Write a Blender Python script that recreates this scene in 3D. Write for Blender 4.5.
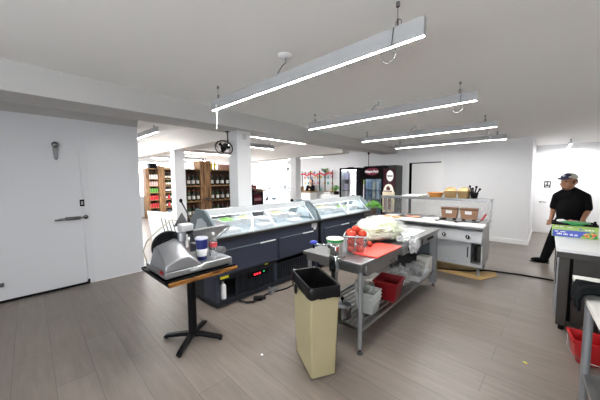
import bpy, bmesh, math, random
from mathutils import Matrix, Vector, Euler, noise
PI = math.pi
R = math.radians
random.seed(7)
for o in list(bpy.data.objects):
    bpy.data.objects.remove(o)
scene = bpy.context.scene
COL = scene.collection

# ------------------------------------------------------------------ camera
cam_d = bpy.data.cameras.new('camera'); cam_d.lens = 16.0; cam_d.sensor_width = 36.0
cam_d.clip_start = 0.05; cam_d.clip_end = 200
cam = bpy.data.objects.new('camera', cam_d); COL.objects.link(cam)
cam.matrix_world = (Matrix.Translation((0, 0, 1.63)) @ Matrix.Rotation(R(42.9), 4, 'Z')
                    @ Matrix.Rotation(R(90 - 4.3), 4, 'X') @ Matrix.Rotation(R(-0.43), 4, 'Z'))
scene.camera = cam
# ------------------------------------------------------------------ world, light levels, exposure
world = bpy.data.worlds.new('sky'); scene.world = world; world.use_nodes = True
wn = world.node_tree.nodes; wl = world.node_tree.links
bg = wn['Background']; bg.inputs['Color'].default_value = (0.93, 0.965, 1.0, 1); bg.inputs['Strength'].default_value = 11.0
STRIP = 390.0          # kitchen strip lights
STORE = 1000.0          # shop strip lights
STORE_NEAR = 170.0    # the shop lights next to the kitchen
HALL = 1000.0           # corridor strip light
CASE = 18.0           # tubes inside the deli cases
scene.view_settings.view_transform = 'Standard'
scene.view_settings.look = 'None'
scene.view_settings.exposure = 0.0
scene.view_settings.gamma = 1.0
scene.view_settings.use_curve_mapping = False
scene.cycles.max_bounces = 10
scene.cycles.diffuse_bounces = 6
scene.cycles.glossy_bounces = 4
scene.cycles.transparent_max_bounces = 16
scene.cycles.caustics_reflective = False
scene.cycles.caustics_refractive = False
scene.cycles.sample_clamp_indirect = 6.0

# ------------------------------------------------------------------ materials
def new_mat(name):
    m = bpy.data.materials.new(name); m.use_nodes = True
    nt = m.node_tree
    return m, nt, nt.nodes['Principled BSDF']
def M(name, col, rough=0.5, metal=0.0, noise_amt=0.0, scale=8.0, bump=0.0, emit=0.0, spec=0.5, stretch=None):
    m, nt, b = new_mat(name)
    b.inputs['Base Color'].default_value = (*col, 1)
    b.inputs['Roughness'].default_value = rough
    b.inputs['Metallic'].default_value = metal
    b.inputs['Specular IOR Level'].default_value = spec
    if emit:
        b.inputs['Emission Color'].default_value = (*col, 1)
        b.inputs['Emission Strength'].default_value = emit
    if noise_amt or bump:
        tc = nt.nodes.new('ShaderNodeTexCoord'); mp = nt.nodes.new('ShaderNodeMapping')
        if stretch: mp.inputs['Scale'].default_value = stretch
        nz = nt.nodes.new('ShaderNodeTexNoise'); nz.inputs['Scale'].default_value = scale; nz.inputs['Detail'].default_value = 4
        nt.links.new(tc.outputs['Object'], mp.inputs['Vector']); nt.links.new(mp.outputs['Vector'], nz.inputs['Vector'])
        if noise_amt:
            mx = nt.nodes.new('ShaderNodeMix'); mx.data_type = 'RGBA'
            mx.inputs['A'].default_value = (*[c * (1 - noise_amt) for c in col], 1)
            mx.inputs['B'].default_value = (*[min(1, c * (1 + noise_amt)) for c in col], 1)
            nt.links.new(nz.outputs['Fac'], mx.inputs['Factor']); nt.links.new(mx.outputs['Result'], b.inputs['Base Color'])
        if bump:
            bp = nt.nodes.new('ShaderNodeBump'); bp.inputs['Strength'].default_value = bump; bp.inputs['Distance'].default_value = 0.01
            nt.links.new(nz.outputs['Fac'], bp.inputs['Height']); nt.links.new(bp.outputs['Normal'], b.inputs['Normal'])
    return m
def thin_glass(name, tint=(1, 1, 1), refl=0.08, rough=0.02, haze=0.0, hazecol=(0.9, 0.92, 0.93)):
    m = bpy.data.materials.new(name); m.use_nodes = True
    nt = m.node_tree; nt.nodes.clear()
    out = nt.nodes.new('ShaderNodeOutputMaterial')
    tr = nt.nodes.new('ShaderNodeBsdfTransparent'); tr.inputs['Color'].default_value = (*tint, 1)
    gl = nt.nodes.new('ShaderNodeBsdfGlossy'); gl.inputs['Roughness'].default_value = rough
    mx = nt.nodes.new('ShaderNodeMixShader'); mx.inputs[0].default_value = refl
    nt.links.new(tr.outputs[0], mx.inputs[1]); nt.links.new(gl.outputs[0], mx.inputs[2])
    last = mx
    if haze:
        df = nt.nodes.new('ShaderNodeBsdfDiffuse'); df.inputs['Color'].default_value = (*hazecol, 1)
        m2 = nt.nodes.new('ShaderNodeMixShader'); m2.inputs[0].default_value = haze
        nt.links.new(mx.outputs[0], m2.inputs[1]); nt.links.new(df.outputs[0], m2.inputs[2]); last = m2
    nt.links.new(last.outputs[0], out.inputs['Surface'])
    return m
def emitter(name, col, s):
    m = bpy.data.materials.new(name); m.use_nodes = True
    nt = m.node_tree; nt.nodes.clear()
    out = nt.nodes.new('ShaderNodeOutputMaterial'); e = nt.nodes.new('ShaderNodeEmission')
    e.inputs['Color'].default_value = (*col, 1); e.inputs['Strength'].default_value = s
    nt.links.new(e.outputs[0], out.inputs['Surface'])
    return m
def floor_mat():
    m, nt, b = new_mat('plank_floor')
    tc = nt.nodes.new('ShaderNodeTexCoord'); mp = nt.nodes.new('ShaderNodeMapping')
    mp.inputs['Location'].default_value = (-0.25, -0.312, 0); mp.inputs['Rotation'].default_value = (0, 0, 0.03)
    br = nt.nodes.new('ShaderNodeTexBrick')
    br.offset = 0.42; br.inputs['Scale'].default_value = 1.0
    br.inputs['Brick Width'].default_value = 1.52; br.inputs['Row Height'].default_value = 0.2535
    br.inputs['Mortar Size'].default_value = 0.0016; br.inputs['Mortar Smooth'].default_value = 0.3
    br.inputs['Color1'].default_value = (0.225, 0.190, 0.165, 1); br.inputs['Color2'].default_value = (0.192, 0.160, 0.138, 1)
    br.inputs['Mortar'].default_value = (0.07, 0.06, 0.055, 1)
    nt.links.new(tc.outputs['Object'], mp.inputs['Vector']); nt.links.new(mp.outputs['Vector'], br.inputs['Vector'])
    m2 = nt.nodes.new('ShaderNodeMapping'); m2.inputs['Scale'].default_value = (1.0, 9, 1)
    nz = nt.nodes.new('ShaderNodeTexNoise'); nz.inputs['Scale'].default_value = 2.2; nz.inputs['Detail'].default_value = 7; nz.inputs['Roughness'].default_value = 0.65
    nt.links.new(tc.outputs['Object'], m2.inputs['Vector']); nt.links.new(m2.outputs['Vector'], nz.inputs['Vector'])
    rp = nt.nodes.new('ShaderNodeValToRGB')
    rp.color_ramp.elements[0].position = 0.3; rp.color_ramp.elements[0].color = (0.80, 0.80, 0.80, 1)
    rp.color_ramp.elements[1].position = 0.75; rp.color_ramp.elements[1].color = (1.10, 1.10, 1.10, 1)
    nt.links.new(nz.outputs['Fac'], rp.inputs['Fac'])
    mx = nt.nodes.new('ShaderNodeMix'); mx.data_type = 'RGBA'; mx.blend_type = 'MULTIPLY'; mx.inputs['Factor'].default_value = 1
    nt.links.new(br.outputs['Color'], mx.inputs['A']); nt.links.new(rp.outputs['Color'], mx.inputs['B'])
    nt.links.new(mx.outputs['Result'], b.inputs['Base Color'])
    b.inputs['Roughness'].default_value = 0.36
    b.inputs['Specular IOR Level'].default_value = 0.5
    return m
def tile_ceiling_mat():
    m, nt, b = new_mat('tile_ceiling')
    tc = nt.nodes.new('ShaderNodeTexCoord'); br = nt.nodes.new('ShaderNodeTexBrick'); br.offset = 0
    br.inputs['Scale'].default_value = 1; br.inputs['Brick Width'].default_value = 1.2; br.inputs['Row Height'].default_value = 0.6
    br.inputs['Mortar Size'].default_value = 0.004
    br.inputs['Color1'].default_value = (0.82, 0.82, 0.81, 1); br.inputs['Color2'].default_value = (0.78, 0.78, 0.77, 1); br.inputs['Mortar'].default_value = (0.5, 0.5, 0.5, 1)
    nt.links.new(tc.outputs['Object'], br.inputs['Vector']); nt.links.new(br.outputs['Color'], b.inputs['Base Color'])
    b.inputs['Roughness'].default_value = 0.9
    return m
def wood(name, c1, c2, axis='z', scale=4.0, rough=0.6):
    m, nt, b = new_mat(name)
    tc = nt.nodes.new('ShaderNodeTexCoord'); mp = nt.nodes.new('ShaderNodeMapping')
    mp.inputs['Scale'].default_value = {'x': (1, 12, 12), 'y': (12, 1, 12), 'z': (12, 12, 1)}[axis]
    nz = nt.nodes.new('ShaderNodeTexNoise'); nz.inputs['Scale'].default_value = scale; nz.inputs['Detail'].default_value = 6
    rp = nt.nodes.new('ShaderNodeValToRGB')
    rp.color_ramp.elements[0].position = 0.35; rp.color_ramp.elements[0].color = (*c1, 1)
    rp.color_ramp.elements[1].position = 0.68; rp.color_ramp.elements[1].color = (*c2, 1)
    nt.links.new(tc.outputs['Object'], mp.inputs['Vector']); nt.links.new(mp.outputs['Vector'], nz.inputs['Vector'])
    nt.links.new(nz.outputs['Fac'], rp.inputs['Fac']); nt.links.new(rp.outputs['Color'], b.inputs['Base Color'])
    b.inputs['Roughness'].default_value = rough
    return m
def leafy(name, c1, c2, scale=9.0, rough=0.55, p0=0.4, p1=0.62):
    m, nt, b = new_mat(name)
    tc = nt.nodes.new('ShaderNodeTexCoord')
    nz = nt.nodes.new('ShaderNodeTexNoise'); nz.inputs['Scale'].default_value = scale; nz.inputs['Detail'].default_value = 5
    rp = nt.nodes.new('ShaderNodeValToRGB')
    rp.color_ramp.elements[0].position = p0; rp.color_ramp.elements[0].color = (*c1, 1)
    rp.color_ramp.elements[1].position = p1; rp.color_ramp.elements[1].color = (*c2, 1)
    nt.links.new(tc.outputs['Object'], nz.inputs['Vector']); nt.links.new(nz.outputs['Fac'], rp.inputs['Fac'])
    nt.links.new(rp.outputs['Color'], b.inputs['Base Color']); b.inputs['Roughness'].default_value = rough
    return m

FLOOR = floor_mat(); TILES = tile_ceiling_mat()
WALL = M('white_paint', (0.80, 0.805, 0.82), 0.55, noise_amt=0.015, scale=3)
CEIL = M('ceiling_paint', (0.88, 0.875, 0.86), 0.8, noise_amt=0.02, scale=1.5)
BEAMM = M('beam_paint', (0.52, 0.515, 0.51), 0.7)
SOFFIT = M('shop_beam_paint', (0.72, 0.68, 0.64), 0.7)
COOLER = M('cooler_panel', (0.70, 0.715, 0.745), 0.28, noise_amt=0.03, scale=60, bump=0.03)
COOLERD = M('cooler_door', (0.68, 0.695, 0.725), 0.30, noise_amt=0.03, scale=60, bump=0.03)
WTRIM = M('white_trim', (0.85, 0.85, 0.85), 0.45)
BLACK = M('black_plastic', (0.004, 0.004, 0.0045), 0.45, spec=0.06)
BLACKM = M('black_metal', (0.006, 0.006, 0.007), 0.4, 0.0, spec=0.12)
RUBBER = M('black_rubber', (0.005, 0.005, 0.005), 0.7, spec=0.15)
BAGBLK = M('black_bin_bag', (0.004, 0.004, 0.0045), 0.28, bump=0.25, scale=9, spec=0.35)
CHROME = M('chrome', (0.50, 0.56, 0.58), 0.18, 1.0)
DCHROME = M('worn_chrome', (0.24, 0.245, 0.25), 0.25, 1.0)
SS = M('stainless', (0.34, 0.345, 0.35), 0.30, 1.0, noise_amt=0.06, scale=5, stretch=(1, 20, 20))
SSB = M('stainless_bright', (0.33, 0.335, 0.345), 0.33, 1.0, noise_amt=0.04, scale=5)
SSC = M('satin_steel', (0.46, 0.47, 0.48), 0.5, 0.55)
SSD = M('stainless_dark', (0.06, 0.056, 0.052), 0.38, 0.8, noise_amt=0.05, scale=4)
ALU = M('aluminium', (0.36, 0.37, 0.39), 0.38, 0.9)
HOUSE = M('grey_powder_coat', (0.40, 0.41, 0.42), 0.5)
GALV = M('galvanised_leg', (0.33, 0.34, 0.36), 0.45, 0.7, noise_amt=0.06, scale=10)
NAVY = M('slate_panel', (0.030, 0.035, 0.054), 0.45, noise_amt=0.03, scale=3, spec=0.3)
NAVYD = M('slate_panel_dark', (0.014, 0.016, 0.021), 0.5, spec=0.2)
GREYPL = M('grey_green_plastic', (0.17, 0.22, 0.24), 0.4)
WPL = M('white_plastic', (0.82, 0.83, 0.84), 0.4)
OFFW = M('offwhite_plastic', (0.72, 0.70, 0.66), 0.45)
LINER = M('case_liner', (0.66, 0.72, 0.76), 0.35)
BEIGE = M('beige_bin', (0.42, 0.365, 0.215), 0.45, noise_amt=0.10, scale=4)
DARKEDGE = M('dark_edge', (0.10, 0.085, 0.06), 0.7)
RED = M('red_plastic', (0.42, 0.010, 0.014), 0.38)
REDD = M('dark_red_plastic', (0.20, 0.006, 0.010), 0.45, spec=0.3)
CORAL = M('red_board', (0.72, 0.07, 0.05), 0.45, noise_amt=0.12, scale=9)
TOMATO = M('tomato', (0.46, 0.035, 0.016), 0.25, noise_amt=0.22, scale=9)
GREEN = M('green_plastic', (0.02, 0.27, 0.07), 0.4)
BLUE = M('blue_knob', (0.02, 0.035, 0.33), 0.35)
DBLUE = M('navy_cup', (0.012, 0.02, 0.14), 0.35)
YELLOW = M('yellow_sticker', (0.75, 0.66, 0.03), 0.5)
CARD = M('cardboard', (0.52, 0.34, 0.14), 0.8, noise_amt=0.12, scale=6)
KRAFT = M('kraft_board', (0.31, 0.20, 0.085), 0.75, noise_amt=0.06, scale=6)
ORANGE = M('terracotta_dish', (0.62, 0.27, 0.06), 0.5, noise_amt=0.1, scale=20)
GLASS = thin_glass('clear_glass', refl=0.07)
CASEGL = thin_glass('case_glass', tint=(0.97, 0.99, 1.0), refl=0.06, haze=0.015)
PLASTIC = thin_glass('clear_plastic', tint=(0.96, 0.97, 0.98), refl=0.10, rough=0.15, haze=0.12)
FROST = thin_glass('frosted_tub', tint=(0.9, 0.93, 0.92), refl=0.06, rough=0.4, haze=0.55, hazecol=(0.84, 0.87, 0.85))
FILM = thin_glass('plastic_film', tint=(0.98, 0.99, 0.99), refl=0.14, rough=0.12, haze=0.25, hazecol=(0.95, 0.96, 0.95))
DARKGL = thin_glass('dark_fridge_glass', tint=(0.85, 0.9, 0.95), refl=0.10)
RACKW = wood('reclaimed_wood', (0.08, 0.033, 0.013), (0.40, 0.22, 0.095), 'z', 3.0, 0.7)
RACKH = wood('rack_shelf_wood', (0.16, 0.08, 0.03), (0.42, 0.24, 0.10), 'y', 3.0, 0.7)
BUTCH = wood('tabletop_wood', (0.06, 0.02, 0.006), (0.42, 0.19, 0.045), 'y', 5.0, 0.25)
LETT = leafy('shredded_lettuce', (0.36, 0.50, 0.12), (0.80, 0.84, 0.62), 9, 0.6, 0.33, 0.52)
BASIL = leafy('basil_leaf', (0.04, 0.19, 0.015), (0.17, 0.42, 0.05), 30, 0.5)
SALADG = leafy('green_salad', (0.05, 0.25, 0.03), (0.34, 0.60, 0.10), 40)
SALADY = leafy('yellow_salad', (0.62, 0.50, 0.12), (0.85, 0.80, 0.50), 45)
SALADW = leafy('pale_salad', (0.62, 0.55, 0.42), (0.88, 0.86, 0.80), 40)
SALADR = leafy('sliced_meat', (0.50, 0.20, 0.15), (0.78, 0.62, 0.55), 40)
SKIN = M('skin', (0.32, 0.15, 0.085), 0.5, noise_amt=0.06, scale=20)
SKINL = M('light_skin', (0.62, 0.40, 0.30), 0.5)
TSHIRT = M('black_cotton', (0.0045, 0.0045, 0.0055), 0.85, bump=0.25, scale=22, spec=0.1)
TROUS = M('black_trousers', (0.0045, 0.0045, 0.0055), 0.8, bump=0.2, scale=20, spec=0.1)
CAPG = M('grey_cap', (0.44, 0.44, 0.39), 0.8, noise_amt=0.08, scale=30)
CAPB = M('navy_cap', (0.012, 0.016, 0.05), 0.7)
HAIR = M('dark_hair', (0.012, 0.009, 0.007), 0.6)
MAROON = M('maroon_vinyl', (0.045, 0.004, 0.014), 0.4, spec=0.2)
MAROONL = M('maroon_lit_header', (0.15, 0.006, 0.03), 0.35, emit=0.12)
SIGNW = M('white_lettering', (0.9, 0.9, 0.9), 0.5)
DGREY = M('dark_grey_enamel', (0.055, 0.06, 0.056), 0.5, spec=0.2)
CLOTH = M('black_towel', (0.0045, 0.006, 0.007), 0.9, bump=0.5, scale=30, spec=0.08)
E_STRIP = emitter('kitchen_diffuser', (1.0, 0.99, 0.97), STRIP)
E_STORE = emitter('shop_diffuser', (1.0, 0.98, 0.95), STORE)
E_NEAR = emitter('shop_diffuser_near', (1.0, 0.98, 0.95), STORE_NEAR)
E_FAR = emitter('kitchen_diffuser_far', (1.0, 0.99, 0.97), STRIP * 0.55)
E_FIRST = emitter('kitchen_diffuser_first', (1.0, 0.99, 0.97), STRIP * 1.0)
E_HALL = emitter('corridor_diffuser', (1.0, 0.99, 0.98), HALL)
E_CASE = emitter('case_tube', (0.93, 0.97, 1.0), CASE)
E_FRIDGE = emitter('fridge_tube', (0.90, 0.96, 1.0), 16.0)
E_RED = emitter('red_display', (1.0, 0.03, 0.05), 2.5)
E_GRN = emitter('green_led', (0.05, 1.0, 0.25), 1.5)

# ------------------------------------------------------------------ mesh helpers
class MB:
    def __init__(s): s.v = []; s.f = []; s.mi = []; s.m = 0; s.T = None
    def add(s, vs, fs, m=None):
        k = len(s.v)
        s.v += [tuple(s.T @ Vector(p)) if s.T else tuple(p) for p in vs]
        s.f += [tuple(i + k for i in f) for f in fs]
        s.mi += [s.m if m is None else m] * len(fs)
        return s
    def box(s, x0, x1, y0, y1, z0, z1, m=None):
        return s.add([(x0, y0, z0), (x1, y0, z0), (x1, y1, z0), (x0, y1, z0), (x0, y0, z1), (x1, y0, z1), (x1, y1, z1), (x0, y1, z1)],
                     [(3, 2, 1, 0), (4, 5, 6, 7), (0, 1, 5, 4), (1, 2, 6, 5), (2, 3, 7, 6), (3, 0, 4, 7)], m)
    def obox(s, c, size, rot=(0, 0, 0), m=None):
        Q = Matrix.Translation(c) @ Euler(rot).to_matrix().to_4x4()
        a, b, d = size[0] / 2, size[1] / 2, size[2] / 2
        vs = [Q @ Vector(p) for p in ((-a, -b, -d), (a, -b, -d), (a, b, -d), (-a, b, -d), (-a, -b, d), (a, -b, d), (a, b, d), (-a, b, d))]
        return s.add(vs, [(3, 2, 1, 0), (4, 5, 6, 7), (0, 1, 5, 4), (1, 2, 6, 5), (2, 3, 7, 6), (3, 0, 4, 7)], m)
    def frustum(s, c, bot, top, z0, z1, rot=0.0, m=None, open_top=False, open_bot=False):
        vs = []
        for (w, d), z in ((bot, z0), (top, z1)):
            for a, b in ((-1, -1), (1, -1), (1, 1), (-1, 1)):
                x, y = a * w / 2, b * d / 2
                vs.append((c[0] + x * math.cos(rot) - y * math.sin(rot), c[1] + x * math.sin(rot) + y * math.cos(rot), z))
        fs = ([] if open_bot else [(3, 2, 1, 0)]) + [(0, 1, 5, 4), (1, 2, 6, 5), (2, 3, 7, 6), (3, 0, 4, 7)]
        if not open_top: fs.append((4, 5, 6, 7))
        return s.add(vs, fs, m)
    def cyl(s, p0, p1, r0, r1=None, n=16, m=None, caps=True):
        if r1 is None: r1 = r0
        p0, p1 = Vector(p0), Vector(p1); d = (p1 - p0).normalized()
        a = d.orthogonal().normalized(); b = d.cross(a)
        vs = []
        for p, r in ((p0, r0), (p1, r1)):
            for i in range(n):
                t = 2 * PI * i / n; vs.append(p + a * (r * math.cos(t)) + b * (r * math.sin(t)))
        fs = [(i, (i + 1) % n, n + (i + 1) % n, n + i) for i in range(n)]
        if caps: fs += [tuple(range(n - 1, -1, -1)), tuple(range(n, 2 * n))]
        return s.add(vs, fs, m)
    def tube(s, pts, r, n=8, m=None, closed=False):
        P = [Vector(p) for p in pts]; k = len(P); vs = []
        up = None
        for i, p in enumerate(P):
            if closed: d = P[(i + 1) % k] - P[i - 1]
            else: d = P[min(i + 1, k - 1)] - P[max(i - 1, 0)]
            d.normalize()
            if up is None: a = d.orthogonal().normalized()
            else:
                a = up - d * up.dot(d)
                a = a.normalized() if a.length > 1e-6 else d.orthogonal().normalized()
            up = a; b = d.cross(a)
            for j in range(n):
                t = 2 * PI * j / n; vs.append(p + a * (r * math.cos(t)) + b * (r * math.sin(t)))
        fs = []
        for i in range(k if closed else k - 1):
            i2 = (i + 1) % k
            for j in range(n): fs.append((i * n + j, i * n + (j + 1) % n, i2 * n + (j + 1) % n, i2 * n + j))
        if not closed: fs += [tuple(range(n - 1, -1, -1)), tuple(range((k - 1) * n, k * n))]
        return s.add(vs, fs, m)
    def lathe(s, prof, c=(0, 0, 0), n=20, m=None):
        vs = []; fs = []; k = len(prof)
        for r, z in prof:
            for j in range(n):
                t = 2 * PI * j / n; vs.append((c[0] + r * math.cos(t), c[1] + r * math.sin(t), c[2] + z))
        for i in range(k - 1):
            for j in range(n): fs.append((i * n + j, i * n + (j + 1) % n, (i + 1) * n + (j + 1) % n, (i + 1) * n + j))
        if prof[0][0] > 1e-5: fs.append(tuple(range(n - 1, -1, -1)))
        if prof[-1][0] > 1e-5: fs.append(tuple(range((k - 1) * n, k * n)))
        return s.add(vs, fs, m)
    def prism(s, poly, axis, a, b, m=None):
        """poly 2D points; axis is the extrusion axis"""
        n = len(poly)
        def pt(u, v, w): return {'x': (w, u, v), 'y': (u, w, v), 'z': (u, v, w)}[axis]
        vs = [pt(u, v, a) for u, v in poly] + [pt(u, v, b) for u, v in poly]
        fs = [tuple(range(n - 1, -1, -1)), tuple(range(n, 2 * n))] + [(i, (i + 1) % n, n + (i + 1) % n, n + i) for i in range(n)]
        return s.add(vs, fs, m)
    def ell(s, c, r, n=16, k=10, m=None, rot=None, fn=None):
        if not hasattr(r, '__len__'): r = (r, r, r)
        Q = Euler(rot).to_matrix() if rot else None
        vs = []; fs = []
        for i in range(k + 1):
            ph = PI * i / k
            for j in range(n):
                t = 2 * PI * j / n
                p = Vector((math.sin(ph) * math.cos(t), math.sin(ph) * math.sin(t), math.cos(ph)))
                if fn: p = p * fn(p)
                p = Vector((p.x * r[0], p.y * r[1], p.z * r[2]))
                if Q: p = Q @ p
                vs.append(Vector(c) + p)
        for i in range(k):
            for j in range(n): fs.append((i * n + j, (i + 1) * n + j, (i + 1) * n + (j + 1) % n, i * n + (j + 1) % n))
        return s.add(vs, fs, m)
    def mesh(s, name, mats, smooth=38, merge=True):
        me = bpy.data.meshes.new(name); me.from_pydata(s.v, [], s.f)
        for m in (mats if isinstance(mats, (list, tuple)) else [mats]): me.materials.append(m)
        me.polygons.foreach_set('material_index', s.mi)
        bm = bmesh.new(); bm.from_mesh(me)
        if merge: bmesh.ops.remove_doubles(bm, verts=bm.verts, dist=1e-5)
        bmesh.ops.recalc_face_normals(bm, faces=bm.faces)
        for f in bm.faces: f.smooth = bool(smooth)
        bm.to_mesh(me); bm.free()
        if smooth: me.set_sharp_from_angle(angle=R(smooth))
        me.update()
        return me
    def build(s, name, mats, parent=None, loc=None, bevel=0, smooth=38, label=None, kind=None, rotz=None):
        o = bpy.data.objects.new(name, s.mesh(name, mats, smooth)); COL.objects.link(o)
        if parent: o.parent = parent
        if loc: o.location = loc
        if rotz is not None: o.rotation_euler.z = rotz
        if bevel:
            b = o.modifiers.new('bevel', 'BEVEL'); b.width = bevel; b.segments = 2; b.limit_method = 'ANGLE'; b.angle_limit = R(40)
        if label: o['label'] = label
        if kind: o['kind'] = kind
        return o
def thing(name, label, cat, loc=(0, 0, 0), rotz=0, group=None):
    o = bpy.data.objects.new(name, None); COL.objects.link(o); o.empty_display_size = 0.05
    o.location = loc; o.rotation_euler = (0, 0, rotz); o['label'] = label; o['category'] = cat
    if group: o['group'] = group
    return o
def tag(o, label, cat, group=None):
    o['label'] = label; o['category'] = cat
    if group: o['group'] = group
    return o
def struct(o): o['kind'] = 'structure'; return o
def SB(name, mat, *boxes, bevel=0):
    mb = MB()
    for b in boxes: mb.box(*b)
    return struct(mb.build(name, mat, bevel=bevel, smooth=0))
def dup(root, loc, rotz=None, label=None, group=None):
    r = root.copy(); COL.objects.link(r); r.location = loc
    if rotz is not None: r.rotation_euler = (0, 0, rotz)
    if label: r['label'] = label
    if group: r['group'] = group
    for ch in list(root.children):
        c = ch.copy(); COL.objects.link(c); c.parent = r
        for g in list(ch.children):
            d = g.copy(); COL.objects.link(d); d.parent = c
    return r
def ev_mesh(o, name):
    dg = bpy.context.evaluated_depsgraph_get(); dg.update()
    return bpy.data.meshes.new_from_object(o.evaluated_get(dg), depsgraph=dg)
def text_obj(txt, name, size, mat, parent, mtx, extrude=0.001, align='CENTER', bold=0.0):
    cu = bpy.data.curves.new(name, 'FONT'); cu.body = txt; cu.size = size; cu.extrude = extrude; cu.align_x = align; cu.align_y = 'CENTER'
    cu.offset = bold
    t = bpy.data.objects.new('tmp', cu); COL.objects.link(t)
    me = ev_mesh(t, name); bpy.data.objects.remove(t)
    me.materials.clear(); me.materials.append(mat)
    me.transform(mtx)
    o = bpy.data.objects.new(name, me); COL.objects.link(o); o.parent = parent
    return o
FACE_PX = Matrix(((0, 0, 1, 0), (1, 0, 0, 0), (0, 1, 0, 0), (0, 0, 0, 1)))     # text whose front faces +X
FACE_NY = Matrix(((1, 0, 0, 0), (0, 0, -1, 0), (0, 1, 0, 0), (0, 0, 0, 1)))    # text whose front faces -Y
def skin_geo(J, edges, rt=Vector((1, 0, 0)), n=18):
    """tapered limbs between joints; J: name -> (pos, radius or (radius along rt, radius across it)); remesh() joins them into one skin"""
    m = MB()
    def rr(r): return r if hasattr(r, '__len__') else (r, r)
    for p, r in J.values():
        r = rr(r); m.ell(p, (r[0], r[1], (r[0] + r[1]) / 2 if abs(r[0] - r[1]) < 0.02 else min(r)), 18, 12, rot=(0, 0, math.atan2(rt.y, rt.x)))
    for a, b in edges:
        (p0, r0), (p1, r1) = J[a], J[b]; r0, r1 = rr(r0), rr(r1)
        p0, p1 = Vector(p0), Vector(p1); d = (p1 - p0).normalized()
        u = rt - d * rt.dot(d); u = u.normalized() if u.length > 0.2 else d.orthogonal().normalized()
        w = d.cross(u); vs = []
        for p, r in ((p0, r0), (p1, r1)):
            for i in range(n):
                t = 2 * PI * i / n; vs.append(p + u * (r[0] * math.cos(t)) + w * (r[1] * math.sin(t)))
        m.add(vs, [(i, (i + 1) % n, n + (i + 1) % n, n + i) for i in range(n)] + [tuple(range(n - 1, -1, -1)), tuple(range(n, 2 * n))])
    return m.v, m.f
def remesh(mb, name, mat, parent, voxel=0.01, smooth_it=4):
    me = mb.mesh('tmp', mat, 0, merge=False); o = bpy.data.objects.new('tmp', me); COL.objects.link(o)
    r = o.modifiers.new('r', 'REMESH'); r.mode = 'VOXEL'; r.voxel_size = voxel
    s = o.modifiers.new('s', 'SMOOTH'); s.iterations = smooth_it; s.factor = 0.5
    m2 = ev_mesh(o, name); bpy.data.objects.remove(o)
    m2.materials.clear(); m2.materials.append(mat)
    bm = bmesh.new(); bm.from_mesh(m2); seen = set(); isl = []
    for v in bm.verts:
        if v in seen: continue
        st = [v]; seen.add(v); cur = []
        while st:
            q = st.pop(); cur.append(q)
            for e in q.link_edges:
                w = e.other_vert(q)
                if w not in seen: seen.add(w); st.append(w)
        isl.append(cur)
    big = max(len(c) for c in isl)
    print('REMESH', name, [len(c) for c in isl if len(c) > 40])
    bmesh.ops.delete(bm, geom=[v for c in isl if len(c) < big for v in c], context='VERTS')
    bm.to_mesh(m2); bm.free()
    for p in m2.polygons: p.use_smooth = True; p.material_index = 0
    q = bpy.data.objects.new(name, m2); COL.objects.link(q); q.parent = parent
    return q
def lumpy(seed, amp, fr):
    return lambda p: 1 + amp * noise.noise(Vector((p.x * fr + seed, p.y * fr, p.z * fr)))

# ================================================================== STRUCTURE
SB('floor', FLOOR, (-14, 2.0, -2.6, 11.0, -0.1, 0))
SB('wall_left', COOLER, (-5.6, -5.333, -2.5, 1.548, 0, 2.575))
mb = MB(); mb.prism([(-5.333, 2.575), (-5.31, 2.575), (-5.30, 2.61), (-5.25, 2.68), (-5.24, 2.75), (-5.6, 2.75), (-5.6, 2.575)], 'y', -2.5, 1.548)
struct(mb.build('trim_1', M('crown_paint', (0.46, 0.455, 0.45), 0.7)))
SB('trim_2', WTRIM, (-5.333, -5.329, 0.83, 1.548, 0.0, 0.016))
SB('trim_3', COOLERD, (-5.333, -5.327, 0.742, 0.825, 0.035, 2.2), (-5.333, -5.330, 0.66, 0.664, 2.19, 2.45))
# walk-in cooler door with its hardware
d1 = MB(); d1.box(-5.333, -5.318, -1.2, 0.728, 0.035, 2.155)
d1 = struct(d1.build('door_1', COOLERD, bevel=0.004))
g = MB(); g.box(-5.333, -5.314, -1.25, 0.735, 0.003, 0.033); g.build('door_gasket', RUBBER, d1)
g = MB(); g.box(-5.333, -5.30, 0.735, 0.76, 0.004, 0.075); g.build('gasket_end', RUBBER, d1)
h = MB(); h.tube([(-5.29, 0.40, 1.062), (-5.25, 0.45, 1.064), (-5.245, 0.54, 1.07), (-5.25, 0.62, 1.073), (-5.28, 0.66, 1.075)], 0.013)
h.obox((-5.285, 0.60, 1.072), (0.05, 0.18, 0.05)); h.obox((-5.300, 0.50, 1.066), (0.03, 0.12, 0.03)); h.ell((-5.29, 0.755, 1.078), (0.03, 0.032, 0.035)); h.obox((-5.305, 0.70, 1.074), (0.03, 0.1, 0.022))
h.build('latch_handle', DCHROME, d1)
h = MB(); h.obox((-5.30, 0.46, 2.14), (0.03, 0.06, 0.09)); h.ell((-5.28, 0.46, 2.17), (0.04, 0.045, 0.045)); h.prism([(0.43, 2.10), (0.487, 2.10), (0.48, 1.97), (0.46, 1.945), (0.44, 1.97)], 'x', -5.318, -5.30)
h.build('door_closer', DCHROME, d1)
h = MB(); h.box(-5.319, -5.311, 0.695, 0.752, 1.245, 1.35, 0); h.box(-5.311, -5.307, 0.710, 0.737, 1.27, 1.325, 1); h.build('lock_plate', [BLACK, SSB], d1)
h = MB(); h.obox((-5.30, -0.24, 0.255), (0.03, 0.12, 0.035)); h.cyl((-5.3, -0.175, 0.23), (-5.3, -0.175, 0.28), 0.02); h.build('hinge', DCHROME, d1)

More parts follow.
